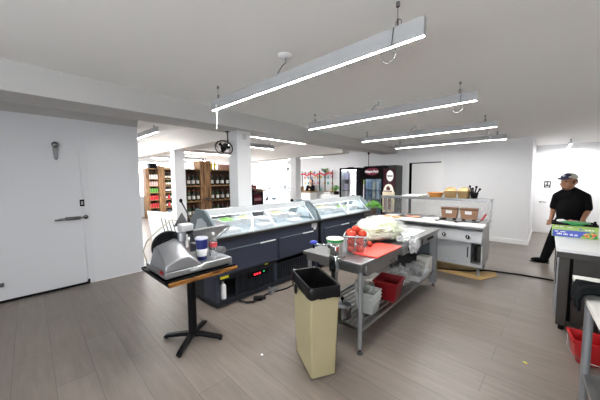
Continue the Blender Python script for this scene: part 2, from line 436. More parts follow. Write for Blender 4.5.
# kitchen and shop ceilings, beams, columns
mb = MB(); mb.prism([(-2.6, 2.7575), (11.0, 2.5875), (11.0, 2.85), (-2.6, 2.85)], 'x', -3.75, 2.0); struct(mb.build('ceiling', CEIL))
o = SB('ceiling_shop', TILES, (-14, -3.75, -2.6, 10.0, 2.75, 2.85))
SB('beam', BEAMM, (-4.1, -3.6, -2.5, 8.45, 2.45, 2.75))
SB('beam', SOFFIT, (-13.5, -4.1, 2.6, 3.0, 2.35, 2.75))
SB('beam', SOFFIT, (-13.5, -4.1, 6.12, 6.45, 2.35, 2.75))
SB('column', M('column_paint', (0.62, 0.625, 0.635), 0.55), (-4.0, -3.75, 2.535, 2.815, 0, 2.45), bevel=0.006)
SB('column', WALL, (-6.63, -6.40, 2.60, 2.85, 0, 2.35), bevel=0.006)
SB('column', WALL, (-6.13, -5.89, 6.14, 6.39, 0, 2.35), bevel=0.006)
# walls of kitchen, corridor, shop
SB('wall_back', WALL, (-5.0, -0.30, 8.45, 8.62, 0, 2.75), (-0.46, -0.30, 8.62, 10.7, 0, 2.75), (-5.0, -4.85, 8.62, 9.6, 0, 2.75))
SB('wall_corridor', WALL, (-0.46, 2.0, 10.7, 10.85, 0, 2.75))
SB('wall_right', WALL, (2.0, 2.15, -2.6, 10.85, 0, 2.75))
SB('wall_rear', WALL, (-5.6, -2.0, -2.65, -2.5, 0, 2.75), (1.7, 2.0, -2.65, -2.5, 0, 2.75), (-2.0, 1.7, -2.65, -2.5, 0, 0.8), (-2.0, 1.7, -2.65, -2.5, 2.35, 2.75))
SB('wall_shop_left', WALL, (-13.65, -13.5, 1.0, 3.3, 0, 2.75), (-13.65, -13.5, 9.2, 9.75, 0, 2.75), (-13.65, -13.5, 3.3, 9.2, 0, 0.9), (-13.65, -13.5, 3.3, 9.2, 2.55, 2.75))
SB('wall_shop_front', WALL, (-13.5, -12.6, 1.35, 1.5, 0, 2.75), (-6.6, -5.6, 1.35, 1.5, 0, 2.75), (-12.6, -6.6, 1.35, 1.5, 0, 0.4), (-12.6, -6.6, 1.35, 1.5, 2.5, 2.75))
SB('wall_shop_back', WALL, (-9.35, -5.0, 9.6, 9.75, 0, 2.75), (-13.5, -12.9, 9.6, 9.75, 0, 2.75), (-12.9, -9.35, 9.6, 9.75, 2.45, 2.75), (-12.9, -9.35, 9.6, 9.75, 0, 0.35))
SB('baseboard_back', WTRIM, (-2.25, -0.295, 8.432, 8.45, 0, 0.11), (-0.30, -0.284, 8.432, 10.7, 0, 0.11))
SB('baseboard_corridor', WTRIM, (0.72, 2.0, 10.685, 10.7, 0, 0.11))
# back wall door; black strips stand in for the unlit gap beside it
d2 = MB(); d2.box(-3.10, -2.27, 8.425, 8.448, 0.01, 2.10)
for u in (-3.02, -2.82, -2.62, -2.42): d2.box(u, u + 0.008, 8.4215, 8.426, 0.15, 2.0)
d2 = struct(d2.build('door_2', WTRIM))
g = MB(); g.box(-3.185, -3.10, 8.43, 8.449, 0.0, 2.13); g.box(-3.185, -2.27, 8.43, 8.449, 2.10, 2.13); g.build('gap_shade_strip', BLACK, d2)
g = MB(); g.box(-3.26, -3.185, 8.42, 8.449, 0, 2.2); g.box(-2.27, -2.2, 8.42, 8.449, 0, 2.2); g.build('door_frame', WTRIM, d2)
# corridor door with handle
d3 = MB(); d3.box(-0.22, 0.62, 10.672, 10.698, 0.01, 2.06)
d3 = struct(d3.build('door_3', WTRIM, bevel=0.004))
h = MB(); h.cyl((-0.15, 10.672, 0.93), (-0.15, 10.61, 0.93), 0.022); h.tube([(-0.15, 10.615, 0.93), (-0.09, 10.61, 0.93), (-0.02, 10.615, 0.925)], 0.011); h.build('door_handle', DCHROME, d3)
g = MB(); g.box(-0.27, -0.225, 10.675, 10.70, 0, 2.12); g.box(0.625, 0.68, 10.675, 10.70, 0, 2.12); g.box(-0.27, 0.68, 10.675, 10.70, 2.07, 2.13); g.build('door_frame', WTRIM, d3)
# shop window
w1 = MB()
for u in (-12.9, -11.78, -10.6, -9.42): w1.box(u, u + 0.07, 9.63, 9.7, 0.35, 2.45)
w1.box(-12.9, -9.35, 9.63, 9.7, 0.35, 0.42); w1.box(-12.9, -9.35, 9.63, 9.7, 2.38, 2.45)
w1 = struct(w1.build('window_1', WTRIM))
g = MB(); g.box(-12.85, -9.38, 9.66, 9.668, 0.42, 2.38); g.build('window_pane', GLASS, w1)
wf = MB(); wf.box(-13.62, -13.55, 3.3, 9.2, 0.9, 0.96); wf.box(-13.62, -13.55, 3.3, 9.2, 2.49, 2.55)
for i in range(5): u = 3.3 + 5.84 * i / 4; wf.box(-13.62, -13.55, u, u + 0.06, 0.96, 2.49)
wf = struct(wf.build('added_window_4', WTRIM))  # added window, put in to whiten and light the shop
g = MB(); g.box(-13.59, -13.582, 3.33, 9.17, 0.96, 2.49); g.build('window_pane', GLASS, wf)
for nm_, (xa, xb, ya, yb, za, zb), n in (('added_window_2', (-2.0, 1.7, -2.60, -2.54, 0.8, 2.35), 3), ('added_window_3', (-12.6, -6.6, 1.40, 1.46, 0.4, 2.5), 4)):  # unseen windows, added to bring fill daylight into kitchen and shop
    wf = MB(); wf.box(xa, xb, ya, yb, za, za + 0.06); wf.box(xa, xb, ya, yb, zb - 0.06, zb)
    for i in range(n + 1): u = xa + (xb - xa - 0.06) * i / n; wf.box(u, u + 0.06, ya, yb, za + 0.06, zb - 0.06)
    wf = struct(wf.build(nm_, WTRIM))
    g = MB(); g.box(xa + 0.03, xb - 0.03, (ya + yb) / 2 - 0.004, (ya + yb) / 2 + 0.004, za + 0.06, zb - 0.06); g.build('window_pane', GLASS, wf)
SB('ground_outside', M('pale_concrete', (0.62, 0.62, 0.60), 0.8, noise_amt=0.1, scale=2), (-34, -2, 9.76, 34, -0.2, -0.1))

# ================================================================== CEILING LIGHTS
def strip_light(name, label, x0, x1, y, z, emit, group, wires, cord, zc, along='x', w=0.042, h=0.105):
    """body runs from x0 to x1 in local X, hung at height z"""
    L = x1 - x0
    t = thing(name, label, 'ceiling light', ((x0 + x1) / 2, y, z) if along == 'x' else (y, (x0 + x1) / 2, z), 0 if along == 'x' else PI / 2, group)
    a = -L / 2; b = L / 2
    mb = MB(); mb.box(a, b, -w / 2, w / 2, 0.012, h); mb.box(a, b, -w / 2, -0.009, 0, 0.012); mb.box(a, b, 0.009, w / 2, 0, 0.012)
    mb.build('housing', HOUSE, t)
    mb = MB(); mb.box(a + 0.006, b - 0.006, -0.009, 0.009, 0.0, 0.012); mb.build('diffuser', emit, t)
    for s in (a - 0.003, b):
        mb = MB(); mb.box(s, s + 0.003, -w / 2, w / 2, 0.0, h); mb.build('end_cap', HOUSE, t)
    for k, u in enumerate(wires):
        u = u - (x0 + x1) / 2
        mb = MB(); mb.cyl((u, 0, h), (u, 0, zc - z - 0.02), 0.0022, n=6); mb.cyl((u, 0, zc - z - 0.025), (u, 0, zc - z), 0.012, n=10)
        mb.cyl((u, 0, h), (u, 0, h + 0.05), 0.007, n=8)
        mb.tube([(u + 0.02 * math.cos(q), 0.012, h + 0.03 + 0.024 * math.sin(q)) for q in [i * PI / 5 for i in range(10)]], 0.002, 5, closed=True)
        mb.build('suspension_wire', DCHROME, t)
    if cord is not None:
        u = cord - (x0 + x1) / 2; H = zc - z
        mb = MB(); mb.lathe([(0.062, H), (0.062, H - 0.008), (0.045, H - 0.022), (0.0, H - 0.024)], (u, 0, 0)); mb.build('canopy', WPL, t)
        mb = MB(); mb.tube([(u, 0, H - 0.02), (u + 0.005, 0, H - 0.07), (u - 0.03, 0, h + 0.07), (u - 0.09, 0, h + 0.025), (u - 0.10, 0, h)], 0.0045, 6); mb.build('power_cord', GREYPL, t)
    return t
KG = 'suspended strip lights over the kitchen'
KL = ['long white strip light hanging nearest the camera, canopy at its middle', 'second strip light from the camera, over the middle of the kitchen',
      'third strip light from the camera, short of the back wall', 'farthest kitchen strip light, hanging close to the back wall']
for k, y in enumerate((1.665, 3.39, 5.32, 7.10)):
    xa, xb = ((-2.94, -0.56), (-2.93, -0.59), (-3.06, -0.64), (-3.07, -0.68))[k]
    strip_light('strip_light', KL[k], xa, xb, y, 2.452, (E_FIRST, E_STRIP, E_STRIP, E_FAR)[k], KG, (xa + 0.125, xb - 0.16), -1.71 if k < 2 else (-1.9 if k == 2 else None), 2.725 - 0.0125 * y)
# loop of spare cord hanging at the right ends, and the thin white cord below the first light
for k, y in enumerate((1.665, 3.39)):
    r = 0.05
    mb = MB(); mb.tube([(-0.76 + r * math.cos(q), y - 0.035, 2.40 + r * 1.0 * math.sin(q)) for q in [i * 2 * PI / 14 for i in range(14)]], 0.002, 6, closed=True)
    mb.tube([(-0.74, y - 0.035, 2.448), (-0.735, y - 0.035, 2.50), (-0.73, y - 0.032, 2.55)], 0.003, 6)
    tag(mb.build('cord_loop', DGREY), ['thin grey cord loop under the right end of the nearest strip light', 'thin grey cord loop under the right end of the second strip light'][k], 'cord')
mb = MB(); mb.tube([(-2.80, 1.63, 2.46), (-2.80, 1.63, 2.36), (-2.803, 1.63, 2.28), (-2.805, 1.63, 2.22)], 0.0055, 6)
mb.cyl((-2.80, 1.63, 2.455), (-2.80, 1.63, 2.49), 0.009, n=8)
tag(mb.build('hanging_pull_cord', WPL), 'thin white cord hanging down from the nearest strip light', 'cord')
mb = MB(); mb.tube([(-0.735, 5.285, 2.46), (-0.74, 5.284, 2.36), (-0.70, 5.284, 2.26), (-0.64, 5.285, 2.22), (-0.60, 5.285, 2.24)], 0.005, 6)
tag(mb.build('hanging_white_cord', WPL), 'thin white cord dangling from the third strip light', 'cord')
# shop strips
SG = 'strip lights in the shop beyond the columns'
strip_light('shop_strip_light', 'bright shop strip light behind the white cooler wall edge', -8.1, -5.72, 2.02, 2.60, E_NEAR, SG, (-7.9, -5.9), None, 2.75)
strip_light('shop_strip_light', 'long shop strip light just right of the column with the sensor', 2.9, 5.05, -4.5, 2.52, E_NEAR, SG, (3.05, 4.9), None, 2.75, 'y')
strip_light('shop_strip_light', 'shop strip light meeting the right side of the sensor column', 2.9, 4.83, -5.45, 2.45, E_NEAR, SG, (3.1, 4.7), None, 2.75, 'y')
strip_light('shop_strip_light', 'far shop strip light over the wooden wine rack', 3.2, 5.6, -8.2, 2.5, E_STORE, SG, (3.3, 5.4), None, 2.75, 'y')
strip_light('shop_strip_light', 'far shop strip light over the leftmost wooden rack', 3.4, 5.8, -11.0, 2.5, E_STORE, SG, (3.6, 5.6), None, 2.75, 'y')
strip_light('shop_strip_light', 'farthest shop strip light near the shop window', 7.0, 9.2, -11.6, 2.52, E_NEAR, SG, (7.2, 9.0), None, 2.75, 'y')
strip_light('shop_strip_light', 'shop strip light above the red garland shelves', -8.6, -6.4, 8.2, 2.52, E_NEAR, SG, (-8.4, -6.6), None, 2.75)
strip_light('corridor_strip_light', 'small strip light in the bright corridor above the man', 9.5, 10.4, 0.375, 2.47, E_HALL, 'corridor light', (9.55, 10.3), None, 2.60, 'y', h=0.07)

# ================================================================== DELI CASES
def deli_case(label, y0, y1, panels, leds):
    t = thing('deli_case', label, 'deli case', (-3.33, (y0 + y1) / 2, 0), 0, 'refrigerated deli cases')
    ox, oy = -3.33, (y0 + y1) / 2
    T = Matrix.Translation((-ox, -oy, 0))
    def B(): m = MB(); m.T = T; return m
    m = B(); m.box(-3.70, -2.955, y0 + 0.01, y1 - 0.01, 0.42, 0.90); m.build('body', NAVY, t, bevel=0.004)
    for a, b in panels:
        p = B(); p.box(-2.957, -2.93, a, b, 0.445, 0.745); p.box(-2.945, -2.931, a + 0.02, b - 0.02, 0.745, 0.757); p = p.build('storage_door', NAVY, t, bevel=0.003)
        h = B(); w = (b - a)
        h.box(-2.931, -2.924, a + w * 0.66, b - 0.01, 0.742, 0.757); h.build('handle', WPL, p)
        h = B(); h.box(-2.931, -2.9275, a + 0.02, a + w * 0.66, 0.750, 0.7555); h.build('edge_strip', GREYPL, p)
    m = B(); m.box(-3.70, -2.935, y0, y1, 0.895, 0.925, 0); m.box(-2.936, -2.925, y0, y1, 0.885, 0.915, 1); m.build('deck_edge', [SSB, SSD], t)
    # open machine bay under the body
    m = B(); m.box(-3.70, -3.30, y0, y1, 0.025, 0.42); m.box(-3.30, -2.985, y0, y1, 0.025, 0.085); m.build('machine_bay', NAVYD, t)
    ym = (y0 + y1) / 2
    for s in (y0, ym - 0.03, y1 - 0.05):
        m = B(); m.box(-3.30, -2.985, s, s + 0.05, 0.085, 0.42); m.build('bay_post', NAVY, t)
    for a, b in ((y0 + 0.30, ym - 0.03), (ym + 0.02, y1 - 0.05)):
        m = B(); m.box(-3.03, -3.022, a, b, 0.10, 0.34)
        n = int((b - a) / 0.045)
        for i in range(n): m.box(-3.022, -3.004, a + i * (b - a) / n, a + i * (b - a) / n + 0.02, 0.10, 0.34)
        m.build('grille', NAVYD, t)
    m = B(); m.box(-3.05, -2.99, y0 + 0.05, ym - 0.03, 0.345, 0.42); m.build('control_strip', NAVYD, t)
    if leds:
        m = B()
        for i in range(3): m.box(-2.99, -2.987, 2.25 + i * 0.045, 2.275 + i * 0.045, 0.285, 0.31, 0)
        m.box(-2.99, -2.987, 2.42, 2.44, 0.30, 0.315, 1); m.box(-3.01, -2.99, 2.16, 2.50, 0.265, 0.335, 2)
        m.build('digital_display', [E_RED, E_GRN, BLACK], t)
        for s, b in ((1.72, 0.40), (3.55, 0.40), (2.45, 0.42)):
            m = B(); w = 0.12 if s == 1.72 else 0.05
            m.box(-2.988, -2.984, s, s + w, b - 0.025, b + 0.012); m.build('yellow_sticker', YELLOW, t)
    for px in (-3.6, -3.05):
        for py in (y0 + 0.08, y1 - 0.08):
            m = B(); m.cyl((px, py, 0), (px, py, 0.025), 0.025, n=12); m.build('foot', RUBBER, t)
    # glazed upper part
    m = B(); m.box(-3.70, -3.00, y0 + 0.02, y1 - 0.02, 0.925, 0.932); m.box(-3.72, -3.70, y0 + 0.02, y1 - 0.02, 0.90, 1.0); m.build('display_floor', LINER, t)
    m = B(); m.prism([(-3.235, 1.160), (-3.36, 1.168), (-3.38, 1.215), (-3.36, 1.243), (-3.245, 1.243)], 'y', y0 + 0.04, y1 - 0.04); m.build('top_rail', M('rail_grey', (0.50, 0.525, 0.54), 0.45), t)
    m = B(); m.cyl((-3.33, y0 + 0.08, 1.155), (-3.33, y1 - 0.08, 1.155), 0.011, n=8); m.build('lamp_tube', E_CASE, t)
    m = B(); m.add([(-3.42, y0 + 0.03, 1.21), (-3.42, y1 - 0.03, 1.21), (-3.71, y1 - 0.03, 0.99), (-3.71, y0 + 0.03, 0.99),
                    (-3.426, y0 + 0.03, 1.215), (-3.426, y1 - 0.03, 1.215), (-3.718, y1 - 0.03, 0.993), (-3.718, y0 + 0.03, 0.993)],
                   [(0, 1, 2, 3), (7, 6, 5, 4), (0, 4, 5, 1), (2, 6, 7, 3), (1, 5, 6, 2), (0, 3, 7, 4)]); m.build('customer_glass', CASEGL, t)
    # two sliding rear doors
    for i in range(2):
        a = y0 + 0.06 + i * (ym - y0 - 0.07); b = a + (ym - y0) - 0.02
        x0, z0, x1, z1 = -3.005 - 0.015 * i, 0.93, -3.245 - 0.015 * i, 1.18
        m = B(); m.add([(x0, a, z0), (x0, b, z0), (x1, b, z1), (x1, a, z1), (x0 - 0.005, a, z0), (x0 - 0.005, b, z0), (x1 - 0.005, b, z1), (x1 - 0.005, a, z1)],
                       [(0, 1, 2, 3), (7, 6, 5, 4), (0, 4, 5, 1), (2, 6, 7, 3), (1, 5, 6, 2), (0, 3, 7, 4)])
        dr = m.build('sliding_door', CASEGL, t)
        for c in (a, b - 0.03):
            m = B(); m.add([(x0 + 0.004, c, z0), (x0 + 0.004, c + 0.03, z0), (x1 + 0.004, c + 0.03, z1), (x1 + 0.004, c, z1), (x0 - 0.01, c, z0), (x0 - 0.01, c + 0.03, z0), (x1 - 0.01, c + 0.03, z1), (x1 - 0.01, c, z1)],
                  [(0, 1, 2, 3), (7, 6, 5, 4), (0, 4, 5, 1), (2, 6, 7, 3), (1, 5, 6, 2), (0, 3, 7, 4)])
            m.build('door_stile', WPL, dr)
    # end cheeks
    out = [(-2.955, 0.925), (-3.03, 1.10), (-3.24, 1.245), (-3.46, 1.252), (-3.60, 1.12), (-3.72, 0.98), (-3.72, 0.90), (-2.955, 0.90)]
    win = [(-3.14, 0.97), (-3.19, 1.09), (-3.30, 1.14), (-3.42, 1.12), (-3.5, 0.97)]
    for c in (y0, y1 - 0.035):
        m = B(); m.prism(out, 'y', c, c + 0.035); pn = m.build('end_cheek', GREYPL, t, bevel=0.004)
        m = B(); m.prism(win, 'y', c - 0.002, c); m.build('clear_inset', LINER, pn)
    return t
deli_case('nearer slate grey deli case, beside the slicer table', 1.66, 3.665, [(1.76, 2.62), (2.69, 3.49)], True)
deli_case('farther slate grey deli case, next to the basil plant', 3.705, 5.60, [(3.80, 4.62), (4.70, 5.42)], False)
# black joint post and paper between the cases
mb = MB(); mb.box(-3.0, -2.93, 3.668, 3.703, 0.0, 0.90)
tag(mb.build('joint_cover', BLACKM), 'narrow black cover strip between the two deli cases', 'cover strip')
mb = MB(); mb.box(-2.953, -2.949, 3.47, 3.60, 0.81, 0.885, 0); mb.box(-2.9545, -2.9505, 3.52, 3.585, 0.765, 0.812, 0)
for i in range(5): mb.box(-2.949, -2.9485, 3.48, 3.59 - 0.01 * (i % 2), 0.822 + i * 0.012, 0.826 + i * 0.012, 1)
tag(mb.build('taped_notice', [M('paper', (0.62, 0.62, 0.62), 0.7), DGREY]), 'small white paper notice taped to the nearer deli case front', 'notice')
mb = MB(); mb.cyl((-3.36, 3.42, 1.264), (-3.36, 3.66, 1.264), 0.009, n=8, m=0); mb.box(-3.4, -3.33, 3.61, 3.665, 1.236, 1.262, 0); mb.ell((-3.36, 3.40, 1.264), (0.03, 0.03, 0.03), m=1)
tag(mb.build('shelf_lever', [GREYPL, BLACK]), 'grey lever with black ball knob on top of the deli case joint', 'lever')
# food pans in the cases
def food_pan(y, x, ln, wd, mat, label, z=0.933, hgt=0.075, fill=0.85, group=None):
    t = thing('food_pan', label, 'food pan', (x, y, z), 0, group)
    m = MB(); m.frustum((0, 0), (wd - 0.05, ln - 0.04), (wd, ln), 0, hgt, open_top=True)
    m.frustum((0, 0), (wd - 0.06, ln - 0.05), (wd - 0.012, ln - 0.012), 0.004, hgt, open_top=True)
    for a in (-1, 1):
        m.box(-wd / 2, wd / 2, a * (ln / 2 - 0.004) - 0.008, a * (ln / 2 - 0.004) + 0.008, hgt - 0.003, hgt + 0.003)
        m.box(a * (wd / 2 - 0.004) - 0.008, a * (wd / 2 - 0.004) + 0.008, -ln / 2, ln / 2, hgt - 0.003, hgt + 0.003)
    m.build('pan', WPL, t, smooth=0)
    sd = random.random() * 50
    m = MB(); m.ell((0, 0, hgt * 0.55), (wd / 2 - 0.02, ln / 2 - 0.02, hgt * fill), 26, 14, fn=lambda p: (1 + 0.22 * noise.noise(Vector((p.x * 5 + sd, p.y * 5, p.z * 5)))) * 0.97)
    m.v = [(a, b, max(c, 0.008)) for a, b, c in m.v]
    f = m.build('filling', mat, t); f['kind'] = 'stuff'
    return t
FP = [(1.80, SALADR, 'pan of sliced meat at the left end of the nearer case'), (2.08, SALADG, 'pan of green salad in the nearer deli case'), (2.42, SALADY, 'pan of yellow pasta salad in the nearer deli case'),
      (2.74, SALADW, 'pan of pale salad right of the yellow pasta salad'), (3.06, SALADY, 'pan of golden salad in the middle right of the nearer case'), (3.38, SALADW, 'pan of pale salad at the right end of the nearer case')]
for y, m, l in FP: food_pan(y, -3.40, 0.27, 0.34, m, l, z=0.99 if m in (SALADG, SALADY) else 0.95)
FP2 = [(3.98, SALADW, 'pan of pale salad at the left end of the farther case'), (4.32, SALADY, 'pan of yellow salad in the farther deli case'), (4.66, SALADW, 'pan of pale salad right of the yellow one in the farther case'),
       (5.0, SALADG, 'pan of greens in the farther deli case'), (5.34, SALADW, 'pan of pale salad at the right end of the farther case')]
for y, m, l in FP2: food_pan(y, -3.40, 0.29, 0.34, m, l, z=0.99 if m in (SALADY,) else 0.95)
for i, y in enumerate((1.98, 2.55, 3.2)):
    mb = MB(); mb.obox((-3.13, y, 0.958), (0.16, 0.24, 0.05)); tag(mb.build('white_food_tub', WPL, bevel=0.008), ['white tub at the front of the nearer case, leftmost of three', 'white tub at the front of the nearer case, middle of three', 'white tub at the front of the nearer case, rightmost of three'][i], 'tub')
# pan risers
for a, b, l in ((2.0, 2.6, 'clear riser under the green and yellow salads'), (2.93, 3.19, 'clear riser under the golden salad'), (4.17, 4.47, 'clear riser under the yellow salad of the farther case')):
    mb = MB(); mb.box(-3.56, -3.24, a, b, 0.9325, 0.9895); tag(mb.build('riser', LINER), l, 'riser')
# things around the machine bay
mb = MB(); mb.lathe([(0.036, 0), (0.038, 0.01), (0.038, 0.16), (0.03, 0.185), (0.014, 0.20), (0.014, 0.225), (0.0, 0.225)])
tag(mb.build('spray_bottle', WPL, loc=(-3.06, 1.80, 0.085)), 'white bottle inside the open bay of the nearer deli case', 'bottle')
mb = MB(); mb.tube([(-2.97, 1.98, 0.02), (-2.86, 2.02, 0.018), (-2.80, 2.10, 0.018), (-2.83, 2.2, 0.02)], 0.012, 8)
mb.cyl((-2.85, 2.13, 0.035), (-2.78, 2.22, 0.035), 0.035, n=14); mb.cyl((-2.78, 2.22, 0.035), (-2.75, 2.26, 0.035), 0.022, n=12)
mb.tube([(-2.83, 2.2, 0.02), (-2.86, 2.4, 0.015), (-2.80, 2.7, 0.012), (-2.82, 2.95, 0.012), (-2.9, 3.2, 0.012)], 0.011, 8)
tag(mb.build('drain_hose', RUBBER), 'black drain hose lying on the floor before the nearer deli case', 'hose')
mb = MB(); mb.cyl((-2.88, 2.44, 0.0), (-2.88, 2.44, 0.09), 0.02, n=12); mb.obox((-2.86, 2.48, 0.03), (0.06, 0.16, 0.055), (0, 0, 0.3))
tag(mb.build('drain_fitting', ALU), 'grey drain fitting on the floor beside the hose', 'pipe fitting')

# ================================================================== SLICER TABLE
t = thing('pedestal_table', 'small square wooden café table on black cross base', 'table', (-2.62, 1.18, 0))
TB = Matrix.Translation((2.62, -1.18, 0))
m = MB(); m.T = TB; m.box(-2.952, -2.285, 0.842, 1.515, 0.728, 0.765); m.build('tabletop', BUTCH, t, bevel=0.004)
m = MB(); m.T = TB; m.box(-2.956, -2.30, 0.837, 0.842, 0.735, 0.767); m.box(-2.957, -2.952, 0.837, 1.515, 0.735, 0.767); m.build('edge_band', BLACKM, t)
m = MB(); m.cyl((0, 0, 0.05), (0, 0, 0.73), 0.042, n=20); m.build('column_post', BLACKM, t)
m = MB(); m.lathe([(0.16, 0.715), (0.17, 0.727), (0.0, 0.728)]); m.build('mounting_plate', BLACKM, t)
for k in range(4):
    a = k * PI / 2 + R(40)
    m = MB(); m.T = Matrix.Rotation(a, 4, 'Z')
    m.prism([(0.0, 0.03), (0.0, 0.085), (0.10, 0.075), (0.28, 0.045), (0.305, 0.03), (0.305, 0.012), (0.28, 0.012), (0.1, 0.035)], 'y', -0.027, 0.027)
    lg = m.build('foot_arm', BLACKM, t, bevel=0.008)
    m = MB(); m.T = Matrix.Rotation(a, 4, 'Z'); m.cyl((0.285, 0, 0.0), (0.285, 0, 0.013), 0.018, n=10); m.build('glide', RUBBER, lg)
# tray under the slicer
mb = MB(); mb.box(-2.90, -2.30, 0.815, 1.50, 0.766, 0.7715); mb.box(-2.305, -2.30, 0.815, 1.50, 0.7715, 0.784); mb.box(-2.90, -2.895, 0.815, 1.5, 0.7715, 0.784); mb.box(-2.90, -2.30, 0.815, 0.82, 0.7715, 0.784)
tag(mb.build('sheet_tray', BLACKM), 'black sheet tray under the meat slicer', 'tray')
t = thing('meat_slicer', 'silver electric meat slicer on the small wooden table', 'meat slicer', (-2.6, 1.15, 0.772))
TB = Matrix.Translation((2.6, -1.15, -0.772))
def B(): m = MB(); m.T = TB; return m
m = B(); m.prism([(0.835, 0.79), (0.835, 0.845), (1.16, 0.845), (1.20, 0.858), (1.47, 0.858), (1.487, 0.845), (1.487, 0.79)], 'x', -2.82, -2.335)
m.build('base', ALU, t, bevel=0.008)
m = B()
vs = [(-2.335, 0.835, 0.845), (-2.335, 1.165, 0.845), (-2.72, 1.165, 0.845), (-2.72, 0.835, 0.845),
      (-2.345, 0.845, 0.905), (-2.345, 0.97, 0.955), (-2.345, 1.06, 0.955), (-2.345, 1.14, 0.88), (-2.60, 0.86, 1.035), (-2.60, 1.02, 1.085), (-2.60, 1.08, 1.06), (-2.68, 0.86, 1.0), (-2.68, 1.04, 1.04), (-2.60, 1.155, 0.93), (-2.70, 1.155, 0.9)]
m.add(vs, [(0, 1, 7, 6, 5, 4), (3, 2, 1, 0), (4, 5, 9, 8), (5, 6, 10, 9), (6, 7, 13, 10), (7, 1, 2, 14, 13), (8, 9, 12, 11), (9, 10, 13, 14, 12), (0, 4, 8, 11, 3), (11, 12, 14, 2, 3)])
m.build('motor_housing', ALU, t, bevel=0.012)
for a in (0.87, 1.45):
    for b in (-2.38, -2.78):
        m = B(); m.cyl((b, a, 0.772), (b, a, 0.792), 0.02, n=12); m.build('rubber_foot', RUBBER, t)
m = B(); c = Vector((-2.70, 1.01, 0.985)); ax = Vector((1, -0.12, 0.18)).normalized()
m.cyl(c - ax * 0.006, c + ax * 0.006, 0.135, n=40); m.build('blade', BLACKM, t)
m = B(); q = ax.orthogonal().normalized(); w = ax.cross(q)
m.tube([c + (q * math.cos(s) + w * math.sin(s)) * 0.145 for s in [i * 2 * PI / 32 for i in range(32)]], 0.012, 8, closed=True); m.cyl(c + ax * 0.008, c + ax * 0.02, 0.08, n=30); m.build('blade_guard', BLACKM, t)
m = B(); m.obox((-2.60, 1.135, 1.175), (0.08, 0.13, 0.072), (0, 0.15, 0.1)); m.build('carriage_head', M('pale_alloy', (0.50, 0.51, 0.52), 0.45), t, bevel=0.012)
m = B(); m.cyl((-2.585, 1.09, 1.05), (-2.585, 1.09, 1.135), 0.04, n=20); m.cyl((-2.585, 1.09, 1.0), (-2.585, 1.09, 1.05), 0.03, n=16); m.build('thickness_knob', ALU, t)
m = B(); m.tube([(-2.60, 1.02, 1.115), (-2.59, 1.12, 1.115), (-2.58, 1.22, 1.13), (-2.62, 1.28, 1.12)], 0.014, 8); m.build('slide_arm', BLACKM, t)
m = B(); m.tube([(-2.65, 1.225, 1.19), (-2.65, 1.185, 1.30), (-2.65, 1.13, 1.42)], 0.008, 8); m.tube([(-2.68, 1.25, 1.17), (-2.68, 1.21, 1.27), (-2.68, 1.15, 1.40)], 0.005, 8); m.build('pusher_rod', DCHROME, t)
m = B(); m.ell((-2.65, 1.123, 1.435), (0.014, 0.016, 0.02)); m.build('pusher_knob', BLACK, t)
m = B(); m.add([(-2.66, 1.05, 1.18), (-2.66, 1.19, 1.2), (-2.67, 1.14, 1.31), (-2.68, 1.05, 1.18), (-2.68, 1.19, 1.2), (-2.69, 1.14, 1.31)], [(0, 1, 2), (5, 4, 3), (0, 3, 4, 1), (1, 4, 5, 2), (2, 5, 3, 0)]); m.build('meat_pusher', DCHROME, t)
# product tray, a curved steel scoop
m = B(); pr = [(-2.50, 1.150), (-2.56, 1.11), (-2.60, 1.05), (-2.64, 0.99), (-2.70, 0.965), (-2.78, 0.97)]
for (xa, za), (xb, zb) in zip(pr[:-1], pr[1:]):
    def yr(z): return (1.17 + (1.15 - z) * 0.55, 1.585 - (1.15 - z) * 0.85)
    (a0, a1), (b0, b1) = yr(za), yr(zb)
    m.add([(xa, a0, za), (xa, a1, za), (xb, b1, zb), (xb, b0, zb), (xa - 0.006, a0, za - 0.006), (xa - 0.006, a1, za - 0.006), (xb - 0.006, b1, zb - 0.006), (xb - 0.006, b0, zb - 0.006)],
          [(0, 1, 2, 3), (7, 6, 5, 4), (0, 4, 5, 1), (1, 5, 6, 2), (2, 6, 7, 3), (3, 7, 4, 0)])
m.tube([(-2.50, 1.17, 1.152), (-2.50, 1.45, 1.152), (-2.50, 1.57, 1.148), (-2.53, 1.585, 1.12), (-2.60, 1.52, 1.04), (-2.64, 1.455, 0.985)], 0.010, 8)
m.tube([(-2.68, 1.40, 0.86), (-2.68, 1.40, 0.97)], 0.02, 10)
m.build('product_tray', M('tray_steel', (0.58, 0.59, 0.60), 0.3, 1.0), t)
m = B(); m.cyl((-2.50, 1.43, 0.91), (-2.43, 1.45, 0.91), 0.035, n=20); m.build('carriage_knob', ALU, t)
m = B(); m.tube([(-2.84, 0.96, 0.80), (-2.87, 0.86, 0.83), (-2.86, 0.83, 0.95), (-2.80, 0.85, 1.06), (-2.78, 0.95, 1.15), (-2.78, 1.08, 1.24), (-2.74, 1.16, 1.21)], 0.006, 8); m.build('power_cord', M('beige_cord', (0.5, 0.46, 0.36), 0.5), t)
text_obj('BERKEL', 'lettering', 0.034, M('grey_lettering', (0.55, 0.56, 0.57), 0.5), t, TB @ Matrix.Translation((-2.334, 1.11, 0.825)) @ FACE_PX, 0.0012, bold=0.0012)
m = B(); m.box(-2.45, -2.40, 0.829, 0.835, 0.82, 0.85); m.build('red_switch', RED, t)
